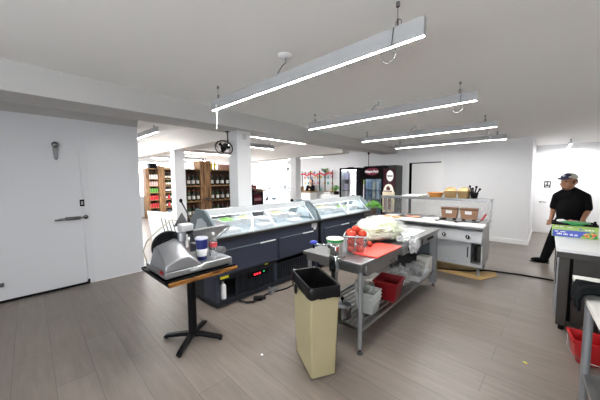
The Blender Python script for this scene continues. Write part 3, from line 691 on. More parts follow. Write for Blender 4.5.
# white board standing behind the slicer
mb = MB()
P4 = [(0.93, 1.325), (1.17, 1.285), (1.21, 1.20), (1.21, 0.774), (0.95, 0.774)]
mb.prism(P4, 'x', -2.862, -2.855, 0); n0 = len(mb.v)
for i in range(4):
    u = 1.05 + i * 0.036
    mb.prism([(u, 1.235 - i * 0.012), (u + 0.008, 1.235 - i * 0.012), (u + 0.03, 1.04), (u + 0.022, 1.04)], 'x', -2.8551, -2.853, 1)
mb.v = [(x - (z - 0.774) * 0.28 - 0.012, y, z) for x, y, z in mb.v]
tag(mb.build('white_sheet', [WPL, DGREY]), 'white slotted plastic panel standing behind the slicer', 'panel')
t = thing('tumbler', 'tall navy and white travel cup standing on the slicer', 'cup', (-2.455, 1.225, 0.859))
m = MB(); m.lathe([(0.0, 0.0), (0.042, 0.0), (0.044, 0.008), (0.058, 0.205), (0.054, 0.21), (0.0, 0.207)], n=28); m.build('cup_body', DBLUE, t)
m = MB(); m.lathe([(0.0472, 0.040), (0.0484, 0.043), (0.0528, 0.108), (0.0518, 0.111)], n=28); m.build('white_band', WPL, t)
m = MB(); m.lathe([(0.058, 0.203), (0.060, 0.212), (0.050, 0.226), (0.0, 0.226)], n=28); m.build('lid', M('pale_lid', (0.5, 0.5, 0.6), 0.4), t)
t = thing('water_bottle', 'small clear water bottle with red label on the slicer', 'bottle', (-2.49, 1.365, 0.859)); t.scale = (1.2, 1.2, 1.15)
m = MB(); m.lathe([(0.0, 0), (0.030, 0.0), (0.033, 0.01), (0.033, 0.06), (0.031, 0.07), (0.033, 0.08), (0.033, 0.135), (0.026, 0.16), (0.012, 0.185), (0.012, 0.20)], n=24); m.build('bottle_body', PLASTIC, t)
m = MB(); m.lathe([(0.0335, 0.085), (0.0335, 0.118)], n=24); m.build('label_band', M('bottle_label', (0.6, 0.05, 0.06), 0.4, noise_amt=0.9, scale=60), t)
m = MB(); m.lathe([(0.014, 0.192), (0.014, 0.212), (0.0, 0.212)], n=16); m.build('cap', WPL, t)

# ================================================================== PREP TABLE
t = thing('prep_table', 'long stainless prep table in the middle of the kitchen', 'table', (-1.53, 3.21, 0))
TB = Matrix.Translation((1.53, -3.21, 0))
m = B = None
def B(): m = MB(); m.T = TB; return m
X0, X1, Y0, Y1 = -1.885, -1.172, 2.062, 4.36
m = B(); m.box(X0, X1, Y0, Y1, 0.845, 0.88); m.build('tabletop', SSB, t, bevel=0.006)
m = B(); m.box(X0 + 0.03, X1 - 0.03, Y0 + 0.04, Y1 - 0.04, 0.78, 0.845); m.build('apron', SS, t)
m = B(); m.box(-1.75, X1 - 0.012, 2.17, 2.86, 0.735, 0.842); m.build('drawer_box', SS, t, bevel=0.004)
m = B()
for u in (2.66, 2.73): m.tube([(X1 - 0.012, u, 0.78), (X1 + 0.01, u, 0.78), (X1 + 0.012, u, 0.72), (X1 + 0.0, u + 0.01, 0.70), (X1 - 0.012, u + 0.02, 0.715)], 0.0045, 6)
m.build('hook', DCHROME, t)
for a, b in ((3.0, 3.60), (3.66, 4.30)):
    m = B(); m.box(-1.75, X1 - 0.006, a, b, 0.755, 0.845); dr = m.build('drawer', SS, t, bevel=0.003)
    m = B(); w = 0.16; c = (a + b) / 2; m.box(X1 - 0.010, X1 - 0.004, c - w, c + w * 0.6, 0.785, 0.822); m.build('pull_slot', BLACK, dr)
for x in (X0 + 0.05, X1 - 0.05):
    for y in (Y0 + 0.06, Y1 - 0.06):
        m = B(); m.cyl((x, y, 0.05), (x, y, 0.845), 0.021, n=16); lg = m.build('leg', GALV, t)
        m = B(); m.lathe([(0.012, 0.06), (0.012, 0.012), (0.028, 0.008), (0.028, 0.0), (0, 0)], (x, y, 0), n=14); m.build('bullet_foot', DCHROME, lg)
m = B(); m.box(X0 + 0.06, X1 - 0.07, 4.255, 4.275, 0.20, 0.78); m.build('end_panel', M('blue_grey_panel', (0.09, 0.11, 0.125), 0.45, 0.3), t)
m = B(); m.box(X1 - 0.095, X1 - 0.012, 4.235, 4.325, 0.06, 0.78); m.build('corner_post', GALV, t)
m = B(); z = 0.235
m.box(X0 + 0.03, X0 + 0.06, Y0 + 0.05, Y1 - 0.05, z - 0.02, z + 0.012); m.box(X1 - 0.06, X1 - 0.03, Y0 + 0.05, Y1 - 0.05, z - 0.02, z + 0.012)
for u in (Y0 + 0.05, Y1 - 0.08): m.box(X0 + 0.06, X1 - 0.06, u, u + 0.03, z - 0.02, z + 0.012)
for i in range(9): u = X0 + 0.10 + i * 0.062; m.box(u, u + 0.022, Y0 + 0.05, Y1 - 0.06, z - 0.006, z + 0.01)
for i in range(5): m.box(X0 + 0.06, X1 - 0.06, 2.35 + i * 0.42, 2.37 + i * 0.42, z - 0.016, z - 0.006)
m.build('slatted_undershelf', SS, t)
# can opener
t = thing('can_opener', 'table-mounted can opener with blue knob at prep table corner', 'can opener', (-1.45, 2.06, 0.88))
m = MB(); m.box(-0.025, 0.025, -0.045, -0.003, -0.52, 0.10); m.build('shaft', SS, t, bevel=0.004)
m = MB(); m.box(-0.05, 0.05, -0.055, 0.09, 0.0015, 0.014); m.box(-0.04, 0.04, -0.06, -0.003, -0.12, 0.04); m.box(-0.035, 0.035, -0.055, -0.002, 0.04, 0.13); m.build('clamp_base', CHROME, t, bevel=0.006)
m = MB(); m.cyl((0.02, -0.03, 0.10), (-0.06, -0.02, 0.12), 0.028, n=14); m.build('gear_head', DCHROME, t)
m = MB(); m.tube([(-0.05, -0.02, 0.12), (-0.20, 0.03, 0.095), (-0.345, 0.08, 0.07)], 0.009, 8); m.build('crank_arm', CHROME, t)
m = MB(); m.cyl((-0.345, 0.08, 0.025), (-0.345, 0.08, 0.075), 0.012, n=12, m=0); m.ell((-0.345, 0.08, 0.088), (0.04, 0.04, 0.022), m=1); m.build('crank_knob', [BLACK, BLUE], t)
# food tub with green rim
t = thing('food_tub', 'round white food tub with green rim beside the can opener', 'tub', (-1.56, 2.20, 0.881)); t.scale = (0.86, 0.86, 0.9)
m = MB(); m.lathe([(0, 0), (0.075, 0), (0.078, 0.004), (0.092, 0.15)], n=28); m.lathe([(0.07, 0.006), (0.09, 0.148)], n=28); m.build('tub_body', FROST, t)
m = MB(); m.lathe([(0, 0.006), (0.074, 0.006), (0.082, 0.09), (0.05, 0.10), (0, 0.095)], n=28); f = m.build('pickle_filling', leafy('pickles', (0.06, 0.20, 0.04), (0.75, 0.72, 0.42), 18), t); f['kind'] = 'stuff'
m = MB(); m.lathe([(0.092, 0.14), (0.1, 0.142), (0.102, 0.165), (0.094, 0.168)], n=28); m.build('green_rim', GREEN, t)
m = MB(); m.lathe([(0.102, 0.166), (0.104, 0.172), (0.098, 0.178), (0.0, 0.176)], n=28); m.build('lid', OFFW, t)
mb = MB(); mb.add([(-1.68, 2.25, 0.881), (-1.60, 2.36, 0.881), (-1.63, 2.42, 0.97), (-1.74, 2.33, 0.985), (-1.685, 2.253, 0.881), (-1.605, 2.363, 0.881), (-1.64, 2.425, 0.97), (-1.75, 2.335, 0.985)], [(0, 1, 2, 3), (7, 6, 5, 4), (0, 4, 5, 1), (1, 5, 6, 2), (2, 6, 7, 3), (3, 7, 4, 0)])
tag(mb.build('yellow_packet', YELLOW), 'small yellow packet leaning behind the green-rimmed tub', 'packet')
# tomatoes in a clear tub
t = thing('tomato_tub', 'clear square plastic tub full of tomatoes on the prep table', 'tub', (-1.435, 2.385, 0.881)); t.scale = (1.1, 1.1, 1.1)
m = MB(); m.frustum((0, 0), (0.168, 0.168), (0.205, 0.205), 0, 0.165, rot=0.5, open_top=True); m.frustum((0, 0), (0.16, 0.16), (0.199, 0.199), 0.004, 0.165, rot=0.5, open_top=True); m.build('tub_body', thin_glass('clear_tub', tint=(0.98, 0.98, 0.98), refl=0.05, rough=0.1, haze=0.02), t, bevel=0.01)
m = MB()
rr = [(0.74 * math.cos(0.5 + PI / 4 + k * PI / 2), 0.74 * math.sin(0.5 + PI / 4 + k * PI / 2)) for k in range(4)]
pts = []
for k in range(4):
    a, b = Vector(rr[k]), Vector(rr[(k + 1) % 4])
    for q in range(4): pts.append(((a + (b - a) * (q / 4)).x * 0.197, (a + (b - a) * (q / 4)).y * 0.197, 0.165))
m.tube(pts, 0.005, 6, closed=True); m.build('rim', FROST, t)
def tomato(s):
    m = MB(); m.ell((0, 0, 0), (s, s, s * 0.86), 16, 10, m=0)
    m.ell((0, 0, s * 0.83), (s * 0.22, s * 0.22, s * 0.06), 8, 4, m=1)
    return m.mesh('tomato', [TOMATO, BASIL])
TM = tomato(0.043)
def place_tomato(p, label, group, s=1.0):
    o = bpy.data.objects.new('tomato', TM); COL.objects.link(o); o.location = p; o.scale = (s, s, s)
    o.rotation_euler = (random.uniform(-.5, .5), random.uniform(-.5, .5), random.uniform(0, 6)); tag(o, label, 'tomato', group)
cx, cy, cz = -1.435, 2.385, 0.881
for lay, z in enumerate((0.042, 0.118)):
    for i in range(2):
        for j in range(2):
            u, v = (i - 0.5) * 0.087, (j - 0.5) * 0.087
            place_tomato((cx + u * math.cos(0.5) - v * math.sin(0.5), cy + u * math.sin(0.5) + v * math.cos(0.5), cz + z), 'red tomato inside the clear tub, below its rim', 'tomatoes inside the clear tub')
TP = [((-0.070, 0.005, 0.196), 'red tomato heaped at the left of the full tub'), ((0.005, 0.070, 0.200), 'red tomato at the back of the heap in the tub'), ((0.078, 0.0, 0.196), 'red tomato at the right of the heap in the tub'), ((0.005, -0.072, 0.192), 'red tomato at the front of the heap in the tub'), ((0.004, 0.002, 0.236), 'topmost red tomato crowning the heap in the tub')]
for (u, v, z), l in TP: place_tomato((cx + u, cy + v, cz + z), l, None, 1.08)
place_tomato((-1.40, 2.62, 0.928), 'single loose tomato between the tub and lettuce bag', None, 0.8)
# red cutting board
mb = MB(); mb.box(-0.14, 0.14, -0.29, 0.29, 0, 0.014)
tag(mb.build('cutting_board', CORAL, loc=(-1.288, 2.595, 0.8815), rotz=0.0, bevel=0.005), 'red cutting board under the lettuce bag', 'cutting board')
# bag of shredded lettuce
t = thing('lettuce_bag', 'big clear bag of shredded lettuce on the prep table', 'bag', (-1.56, 3.16, 0.896))
def crumple(seed, a1, f1, a2, f2):
    return lambda p: 1 + a1 * noise.noise(Vector((p.x * f1 + seed, p.y * f1, p.z * f1))) + a2 * noise.noise(Vector((p.x * f2, p.y * f2 + seed, p.z * f2)))
m = MB(); m.ell((0, 0, 0.085), (0.245, 0.35, 0.115), 44, 28, fn=crumple(3, 0.25, 2.0, 0.16, 7))
m.v = [(a, b, max(c, 0.012)) for a, b, c in m.v]
f = m.build('shredded_lettuce', LETT, t, smooth=0); f['kind'] = 'stuff'
m = MB(); m.ell((0, 0.02, 0.10), (0.285, 0.42, 0.15), 48, 30, fn=crumple(9, 0.22, 1.8, 0.15, 7))
m.v = [(a, b, max(c, 0.004)) for a, b, c in m.v]; m.build('plastic_bag', FILM, t, smooth=180)
m = MB(); m.add([(-0.02, 0.33, 0.10), (0.05, 0.36, 0.10), (0.0, 0.40, 0.10), (0.0, 0.36, 0.25)], [(0, 1, 3), (1, 2, 3), (2, 0, 3), (0, 2, 1)])
m.ell((-0.14, -0.02, 0.165), (0.11, 0.13, 0.05), 20, 12, fn=crumple(4, 0.4, 2.5, 0.2, 7)); m.build('twisted_neck', FILM, t)
# crumpled plastic wrap hanging over the table edge
mb = MB(); mb.ell((-1.245, 3.24, 0.925), (0.09, 0.18, 0.04), 24, 14, fn=crumple(21, 0.5, 2.5, 0.35, 8)); mb.ell((-1.118, 3.18, 0.845), (0.042, 0.13, 0.075), 22, 14, fn=crumple(31, 0.5, 2.5, 0.35, 7))
mb.v = [(x, y, max(z, 0.8825)) if x < -1.165 else (x, y, z) for x, y, z in mb.v]
tag(mb.build('plastic_wrap', thin_glass('crumpled_film', tint=(0.97, 0.98, 0.98), refl=0.22, rough=0.12, haze=0.38), smooth=60), 'crumpled clear plastic wrap hanging over the prep table edge', 'plastic wrap')
mb = MB(); mb.box(-0.2, 0.2, -0.27, 0.27, 0, 0.010); mb.box(-0.185, 0.185, -0.255, 0.255, 0.010, 0.014)
tag(mb.build('white_board', WPL, loc=(-1.46, 3.74, 0.8815), bevel=0.004), 'white cutting board beyond the lettuce bag', 'cutting board')
# scoop handle sticking out behind the bag
mb = MB(); mb.tube([(-1.86, 3.12, 0.90), (-1.90, 3.28, 0.98), (-1.93, 3.36, 1.01)], 0.018, 10); mb.tube([(-1.93, 3.36, 1.01), (-1.90, 3.40, 0.99), (-1.86, 3.42, 0.97)], 0.014, 8); mb.ell((-1.845, 3.06, 0.897), (0.05, 0.07, 0.014))
tag(mb.build('scoop', WPL), 'white plastic scoop sticking up behind the lettuce bag', 'scoop')

# things on the undershelf
Z0 = 0.2475
t = thing('stock_pot', 'aluminium pot with black lid knob on the prep table undershelf', 'pot', (-1.47, 2.20, Z0))
m = MB(); m.lathe([(0, 0), (0.085, 0), (0.092, 0.008), (0.092, 0.12), (0.096, 0.124)], n=32); m.build('pot_body', DCHROME, t)
m = MB(); m.lathe([(0.097, 0.124), (0.097, 0.130), (0.06, 0.145), (0.0, 0.152)], n=32); m.build('lid', ALU, t)
m = MB(); m.lathe([(0.008, 0.15), (0.008, 0.17), (0.018, 0.175), (0.016, 0.20), (0.0, 0.21)], n=14); m.build('lid_knob', BLACK, t)
m = MB(); m.tube([(-0.092, -0.03, 0.10), (-0.125, -0.025, 0.10), (-0.125, 0.025, 0.10), (-0.092, 0.03, 0.10)], 0.006, 6); m.build('handle', DCHROME, t)
for i, l in enumerate(('bottom frosted plastic tub of the stack under the prep table', 'middle frosted plastic tub of the stack under the prep table', 'topmost frosted plastic tub of the stack under the prep table')):
    m = MB(); m.frustum((0, 0), (0.16, 0.17), (0.205, 0.22), 0, 0.15, open_top=True); m.frustum((0, 0), (0.154, 0.164), (0.199, 0.214), 0.004, 0.15, open_top=True)
    m.frustum((0, 0), (0.218, 0.232), (0.206, 0.222), 0.142, 0.15, open_top=True, open_bot=True)
    tag(m.build('plastic_tub', FROST, bevel=0.008, loc=(-1.335, 2.485, Z0 + 0.038 * i + 0.001), rotz=0.1), l, 'tub', 'frosted tubs under the prep table')
mb = MB()
for i in range(4):
    a = -0.07 + i * 0.045; mb.add([(-1.335 + a, 2.42, 0.40), (-1.30 + a, 2.50, 0.40), (-1.33 + a, 2.47 + 0.02 * i, 0.515 - 0.02 * (i % 2)), (-1.345 + a, 2.43, 0.40), (-1.31 + a, 2.51, 0.40), (-1.337 + a, 2.478 + 0.02 * i, 0.512 - 0.02 * (i % 2))], [(0, 1, 2), (5, 4, 3), (0, 3, 4, 1), (1, 4, 5, 2), (2, 5, 3, 0)])
tag(mb.build('plastic_liner', FILM), 'clear plastic liner sticking out of the frosted tub stack', 'liner')
mb = MB(); mb.lathe([(0, 0), (0.07, 0), (0.085, 0.13), (0.088, 0.132), (0.083, 0.128), (0.068, 0.006), (0, 0.006)], n=24)
tag(mb.build('white_tub', OFFW, loc=(-1.62, 2.84, Z0)), 'round white tub behind the frosted stack', 'tub')
t = thing('red_bin', 'red square plastic bin on the prep table undershelf', 'bin', (-1.315, 2.94, Z0))
m = MB(); m.frustum((0, 0), (0.20, 0.235), (0.27, 0.31), 0, 0.225, rot=0.12, open_top=True); m.frustum((0, 0), (0.19, 0.225), (0.258, 0.298), 0.005, 0.225, rot=0.12, open_top=True); m.build('bin_body', REDD, t, bevel=0.008)
m = MB(); m.frustum((0, 0), (0.285, 0.325), (0.285, 0.325), 0.205, 0.226, rot=0.12, open_top=True, open_bot=True); m.frustum((0, 0), (0.285, 0.325), (0.258, 0.298), 0.226, 0.2262, rot=0.12, open_top=True, open_bot=True); m.build('rim', REDD, t)
mb = MB(); mb.frustum((0, 0), (0.22, 0.28), (0.26, 0.34), 0, 0.08, open_top=True); mb.frustum((0, 0), (0.21, 0.27), (0.25, 0.33), 0.004, 0.08, open_top=True)
tag(mb.build('white_tray', OFFW, loc=(-1.68, 3.22, Z0 + 0.0), bevel=0.006), 'white shallow tray behind the red bin', 'tray')
mb = MB(); mb.ell((-1.36, 3.36, 0.375), (0.13, 0.17, 0.125), 28, 16, fn=crumple(51, 0.4, 2.2, 0.3, 6))
mb.v = [(a, b, max(c, Z0 + 0.002)) for a, b, c in mb.v]
tag(mb.build('silver_bag', FILM, smooth=50), 'crumpled silvery bag beside the red bin', 'bag')
mb = MB(); mb.frustum((0, 0), (0.22, 0.36), (0.28, 0.44), 0, 0.09, open_top=True); mb.frustum((0, 0), (0.21, 0.35), (0.27, 0.43), 0.004, 0.09, open_top=True)
tag(mb.build('white_tray', WPL, loc=(-1.31, 3.80, Z0), bevel=0.006), 'white long tray at the far end of the undershelf', 'tray')
mb = MB(); mb.ell((-1.32, 3.80, 0.36), (0.11, 0.19, 0.10), 28, 16, fn=crumple(71, 0.4, 2.2, 0.35, 6)); mb.v = [(a, b, max(c, Z0 + 0.012)) for a, b, c in mb.v]
tag(mb.build('clear_bag', thin_glass('bag_film', refl=0.2, rough=0.15, haze=0.4, hazecol=(0.6, 0.6, 0.6)), smooth=50), 'crumpled clear bags in the white long tray', 'bag')
mb = MB(); mb.box(-1.78, -1.42, 3.98, 4.2, Z0, 0.50); mb.box(-1.79, -1.41, 3.97, 4.21, 0.47, 0.50)
tag(mb.build('storage_box', M('dark_box', (0.03, 0.03, 0.033), 0.5), bevel=0.006), 'dark plastic box at the far end of the undershelf', 'box')
mb = MB(); mb.obox((-1.30, 4.11, 0.37), (0.17, 0.18, 0.245)); tag(mb.build('white_box', OFFW, bevel=0.01), 'white box beside the far leg of the prep table', 'box')

# ================================================================== TRASH CAN
ROT = math.atan2(-0.235, 0.43)
t = thing('trash_can', 'tall slim beige trash can with black liner', 'trash can', (-1.462, 1.752, 0), ROT)
m = MB(); m.frustum((0, 0), (0.40, 0.215), (0.475, 0.255), 0.0, 0.76, open_top=True); m.frustum((0, 0), (0.39, 0.205), (0.465, 0.245), 0.01, 0.76, open_top=True); m.build('bin_body', BEIGE, t, bevel=0.014)
m = MB(); m.frustum((0, 0), (0.403, 0.218), (0.404, 0.219), 0.0, 0.016); m.build('dark_foot', DARKEDGE, t, bevel=0.01)  # darker band around the foot of the bin
m = MB()
N = 48
def ring(w, d, z, jit, seed):
    out = []
    for i in range(N):
        a = 2 * PI * (i + 0.5) / N; c, s = math.cos(a), math.sin(a); k = 1 / max(abs(c) / 1.0, abs(s) / 1.0)
        k = min(k, 1.36); j = 1 + jit * noise.noise(Vector((math.cos(a) * 3 + seed, math.sin(a) * 3, seed)))
        out.append((c * k * w / 2 * j, s * k * d / 2 * j, z + (jit * 0.9) * noise.noise(Vector((math.cos(a) * 5, math.sin(a) * 5 + seed, 2)))))
    return out
rings = [ring(0.502, 0.282, 0.692, 0.012, 3), ring(0.500, 0.280, 0.73, 0.006, 5), ring(0.502, 0.282, 0.775, 0.0, 1), ring(0.492, 0.272, 0.787, 0.0, 1), ring(0.462, 0.242, 0.782, 0.0, 1), ring(0.440, 0.222, 0.70, 0.015, 8), ring(0.36, 0.17, 0.30, 0.05, 9), ring(0.26, 0.11, 0.10, 0.05, 2)]
vs = [p for r in rings for p in r]; fs = []
for k in range(len(rings) - 1):
    for i in range(N): fs.append((k * N + i, k * N + (i + 1) % N, (k + 1) * N + (i + 1) % N, (k + 1) * N + i))
fs.append(tuple(range((len(rings) - 1) * N, len(rings) * N)))
m.add(vs, fs)
m.ell((-0.246, -0.10, 0.665), (0.016, 0.03, 0.06), 14, 10, fn=crumple(5, 0.4, 3, 0.2, 7)); m.ell((-0.10, -0.142, 0.66), (0.022, 0.014, 0.05), 14, 10, fn=crumple(8, 0.4, 3, 0.2, 7))
m.build('bin_liner', BAGBLK, t, smooth=60)

# ================================================================== STEAM TABLE
t = thing('steam_table', 'stainless steam table with overshelf before the back wall', 'steam table', (-1.6, 5.4, 0))
TB = Matrix.Translation((1.6, -5.4, 0))
def B(): m = MB(); m.T = TB; return m
L0, L1 = -2.52, -0.735
m = B(); m.box(L0, L1, 5.14, 5.80, 0.60, 0.875); m.box(L0, L1 + 0.01, 5.12, 5.82, 0.862, 0.885); m.build('well_body', SS, t, bevel=0.003)
m = B(); m.prism([(5.14, 0.585), (5.035, 0.585), (5.03, 0.605), (5.10, 0.78), (5.14, 0.80)], 'x', L0, L1); m.build('control_panel', SSC, t)
for u in (-1.95, -1.278, -0.925):
    m = B(); m.cyl((u, 5.055, 0.665), (u, 5.036, 0.672), 0.040, n=20, m=1); m.cyl((u, 5.037, 0.671), (u, 5.006, 0.683), 0.030, n=16, m=0); m.box(u - 0.004, u + 0.004, 5.000, 5.007, 0.668, 0.700, 2)
    kn = m.build('control_knob', [BLACK, SSB, SIGNW], t)
m = B(); m.box(L0, L1, 5.17, 5.80, 0.17, 0.20); m.box(L0, L1, 5.16, 5.18, 0.56, 0.60); m.box(L0, L0 + 0.03, 5.17, 5.80, 0.2, 0.6); m.box(L1 - 0.02, L1, 5.16, 5.80, 0.2, 0.6); m.box(L0, L1, 5.78, 5.80, 0.2, 0.6); m.box(-0.925, -0.90, 5.165, 5.20, 0.2, 0.58)
m.box(L0, L1 + 0.005, 5.13, 5.17, 0.165, 0.215); m.build('cabinet', SSC, t)
m = B(); m.box(-1.62, -0.915, 5.172, 5.182, 0.21, 0.565); dr = m.build('sliding_door', SSC, t, bevel=0.002)
m = B(); m.box(-0.955, -0.935, 5.168, 5.173, 0.30, 0.48); m.build('finger_pull', SSD, dr)
m = B(); m.box(-2.5, -1.64, 5.186, 5.194, 0.21, 0.565); m.build('sliding_door', SS, t, bevel=0.002)
for u in (L0 + 0.06, L1 - 0.055):
    for v in (5.21, 5.74):
        m = B(); m.cyl((u, v, 0.024), (u, v, 0.17), 0.022, n=14); m.lathe([(0, 0), (0.02, 0), (0.018, 0.016)], (u, v, 0.0085)); m.build('leg', GALV, t)
m = B(); m.prism([(4.885, 0.865), (4.88, 0.875), (4.885, 0.897), (5.14, 0.899), (5.14, 0.868)], 'x', L0, -0.69); m.box(L0, -0.69, 4.885, 5.14, 0.865, 0.87); m.build('serving_board', WPL, t)
m = B()
for u in (L0 + 0.15, -1.6, L1 - 0.1): m.prism([(5.14, 0.80), (5.14, 0.863), (4.95, 0.863)], 'x', u, u + 0.02)
m.build('board_bracket', SS, t)
# overshelf: top, back panel, posts
m = B(); m.box(-2.60, -0.665, 5.30, 5.62, 1.262, 1.286); m.box(-2.60, -0.665, 5.295, 5.302, 1.245, 1.286); m.build('overshelf', SSB, t, bevel=0.002)
for u in (-2.58, -0.70):
    m = B(); m.box(u, u + 0.025, 5.50, 5.53, 0.885, 1.262); m.box(u, u + 0.025, 5.33, 5.53, 1.235, 1.262); m.build('shelf_post', SS, t)
m = B(); m.box(-2.555, -0.70, 5.535, 5.54, 0.90, 1.25); m.build('back_guard', thin_glass('acrylic_guard', refl=0.05, haze=0.06, hazecol=(0.9, 0.9, 0.9)), t)
m = B(); m.box(-0.678, -0.672, 5.05, 5.55, 0.80, 1.25); m.build('end_guard', thin_glass('acrylic_end', refl=0.04, haze=0.05), t)
# pans let into the top
pl = [(-2.30, 'metal lid over the leftmost steam table well', 'lid'), (-1.92, 'open pan of red sauce in the steam table', 'food'), (-1.56, 'metal lid right of the red sauce pan', 'lid')]
PANF = [SALADR, leafy('red_sauce', (0.45, 0.08, 0.03), (0.75, 0.45, 0.28), 18), SALADW]
for i, (u, l, k) in enumerate(pl):
    tt = thing('steam_pan', l, 'pan', (u, 5.33, 0.886))
    m = MB(); m.frustum((0, 0), (0.31, 0.27), (0.33, 0.29), 0, 0.02, open_top=True); m.frustum((0, 0), (0.30, 0.26), (0.32, 0.28), 0.002, 0.02, open_top=True); m.build('pan', SSB, tt, bevel=0.003)
    m = MB()
    if k == 'lid': m.frustum((0, 0), (0.318, 0.278), (0.27, 0.23), 0.014, 0.035); m.tube([(-0.05, 0, 0.034), (-0.04, 0, 0.06), (0.04, 0, 0.06), (0.05, 0, 0.034)], 0.007, 6); m.build('pan_lid', SS, tt)
    else:
        m.ell((0, 0, 0.012), (0.15, 0.13, 0.02), 20, 10, fn=crumple(i * 9, 0.2, 3, 0.2, 9)); m.build('filling', PANF[1], tt)['kind'] = 'stuff'
mb = MB(); mb.box(-0.33, 0.33, -0.15, 0.15, 0, 0.018)
tag(mb.build('wooden_board', M('orange_wood_board', (0.50, 0.26, 0.09), 0.5, noise_amt=0.15, scale=8), loc=(-2.20, 5.02, 0.9), bevel=0.005).id_data, 'orange wooden board on the left of the steam table ledge', 'board')
bpy.data.objects['wooden_board'].scale = (0.5, 0.55, 1)
# two wooden holders with white cards
for i, (u, l) in enumerate(((-1.30, 'left wooden pan holder with white card under the overshelf'), (-0.995, 'right wooden pan holder with white card under the overshelf'))):
    tt = thing('wooden_holder', l, 'wooden holder', (u, 5.44, 0.886))
    m = MB(); m.frustum((0, 0), (0.23, 0.09), (0.275, 0.12), 0.03, 0.225); m.build('crate', M('rough_wood', (0.36, 0.20, 0.12), 0.7, noise_amt=0.25, scale=14), tt, bevel=0.004)
    m = MB(); m.box(-0.135, 0.135, -0.065, -0.055, 0.195, 0.205)
    m.build('front_strip', BLACKM, tt)
    for a in (-0.08, 0.08): m = MB(); m.box(a - 0.025, a + 0.025, -0.03, 0.03, 0, 0.031); m.build('foot', BLACKM, tt)
    m = MB(); m.prism([(-0.05, 0.12), (0.05, 0.12), (0.05, 0.175), (-0.05, 0.175)], 'y', -0.066, -0.058); m.build('card', SIGNW, tt)
# red tongs and small utensils
t = thing('tongs', 'red-handled tongs leaning at the right end of the steam table', 'tongs', (-0.77, 5.25, 0.886))
m = MB(); m.tube([(-0.13, -0.06, 0.012), (-0.05, -0.03, 0.02), (0.0, 0.0, 0.06)], 0.009, 6); m.build('jaw', DCHROME, t)
m = MB(); m.tube([(0.0, 0.0, 0.055), (0.025, 0.05, 0.12), (0.035, 0.10, 0.15)], 0.012, 8); m.tube([(-0.02, 0.01, 0.05), (0.0, 0.06, 0.08), (0.02, 0.10, 0.13)], 0.011, 8); m.build('handle', RED, t)
for i, (u, l) in enumerate(((-1.40, 'dark spoon left on the white ledge before the left wooden holder'), (-1.10, 'dark spoon on the white ledge before the right wooden holder'))):
    mb = MB(); mb.ell((0, 0, 0.012), (0.035, 0.025, 0.011), 14, 8); mb.tube([(0.03, 0, 0.014), (0.09, 0.03, 0.022), (0.14, 0.05, 0.02)], 0.006, 6)
    tag(mb.build('spoon', BLACKM, loc=(u, 5.02, 0.899)), l, 'spoon')
mb = MB(); mb.lathe([(0, 0), (0.10, 0), (0.10, 0.02), (0.115, 0.25), (0.11, 0.27), (0.0, 0.275)], n=24); mb.cyl((-0.05, 0, 0.27), (0.05, 0, 0.27), 0.02, n=10)
tag(mb.build('steel_canister', SSD, loc=(-0.82, 5.40, 0.201)).id_data, 'steel canister inside the open cabinet of the steam table', 'canister')
bpy.data.objects['steel_canister'].scale = (0.62, 0.62, 1)
# on the overshelf
SH = 1.2865
for i, (u, w, d, h) in enumerate(((-1.95, 0.40, 0.25, 0.022), (-1.90, 0.36, 0.22, 0.016))):
    mb = MB(); mb.box(-w / 2, w / 2, -d / 2, d / 2, 0, h); mb.box(w / 2 - 0.06, w / 2 - 0.01, -d / 2 - 0.001, -d / 2, 0.004, h - 0.004, 1)
    tag(mb.build('tray', [WPL, KRAFT], loc=(u, 5.44, SH + (0.0225 if i else 0)), bevel=0.003, rotz=0.03 * i), ['lower white flat tray on the overshelf', 'upper white flat tray stacked on the overshelf'][i], 'tray')
t = thing('oval_dish', 'orange-brown oval dish on the overshelf', 'dish', (-1.555, 5.45, SH))
m = MB(); m.lathe([(0, 0), (0.095, 0), (0.118, 0.05), (0.128, 0.085), (0.118, 0.085), (0.09, 0.012), (0, 0.012)], n=28); m.v = [(a * 1.05, b * 0.8, c) for a, b, c in m.v]; m.build('dish_body', ORANGE, t)
m = MB(); m.tube([((0.126 * math.cos(a)) * 1.05, 0.126 * math.sin(a) * 0.8, 0.084) for a in [i * 2 * PI / 28 for i in range(28)]], 0.01, 8, closed=True); m.build('rim', M('dish_rim', (0.42, 0.16, 0.03), 0.5), t)
for u, s, rz, l in ((-1.30, 1.0, 0.15, 'wider kraft takeout box on the overshelf'), (-1.085, 0.82, -0.12, 'narrower kraft takeout box beside the black utensils')):
    tt = thing('takeout_box', l, 'takeout box', (u, 5.45, SH), rz)
    m = MB(); m.frustum((0, 0), (0.17 * s, 0.14), (0.205 * s, 0.17), 0, 0.125); m.build('carton', KRAFT, tt)
    m = MB(); w, d = 0.102 * s, 0.085
    m.add([(-w, -d, 0.125), (w, -d, 0.125), (w * 0.7, -d * 0.1, 0.185), (-w * 0.1, -d * 0.3, 0.20), (-w, d, 0.125), (w, d, 0.125), (w * 0.6, d * 0.2, 0.19), (-w * 0.6, d * 0.1, 0.185)],
          [(0, 1, 2, 3), (4, 7, 6, 5), (1, 5, 6, 2), (0, 3, 7, 4), (2, 6, 7, 3)]); m.build('flap', M('kraft_inside', (0.40, 0.28, 0.13), 0.8), tt, smooth=0)
t = thing('utensil_holder', 'black utensil holder with knives at the end of the overshelf', 'utensil holder', (-0.93, 5.45, SH))
m = MB(); m.frustum((0, 0), (0.085, 0.08), (0.115, 0.10), 0, 0.10); m.build('holder', BLACK, t, bevel=0.006)
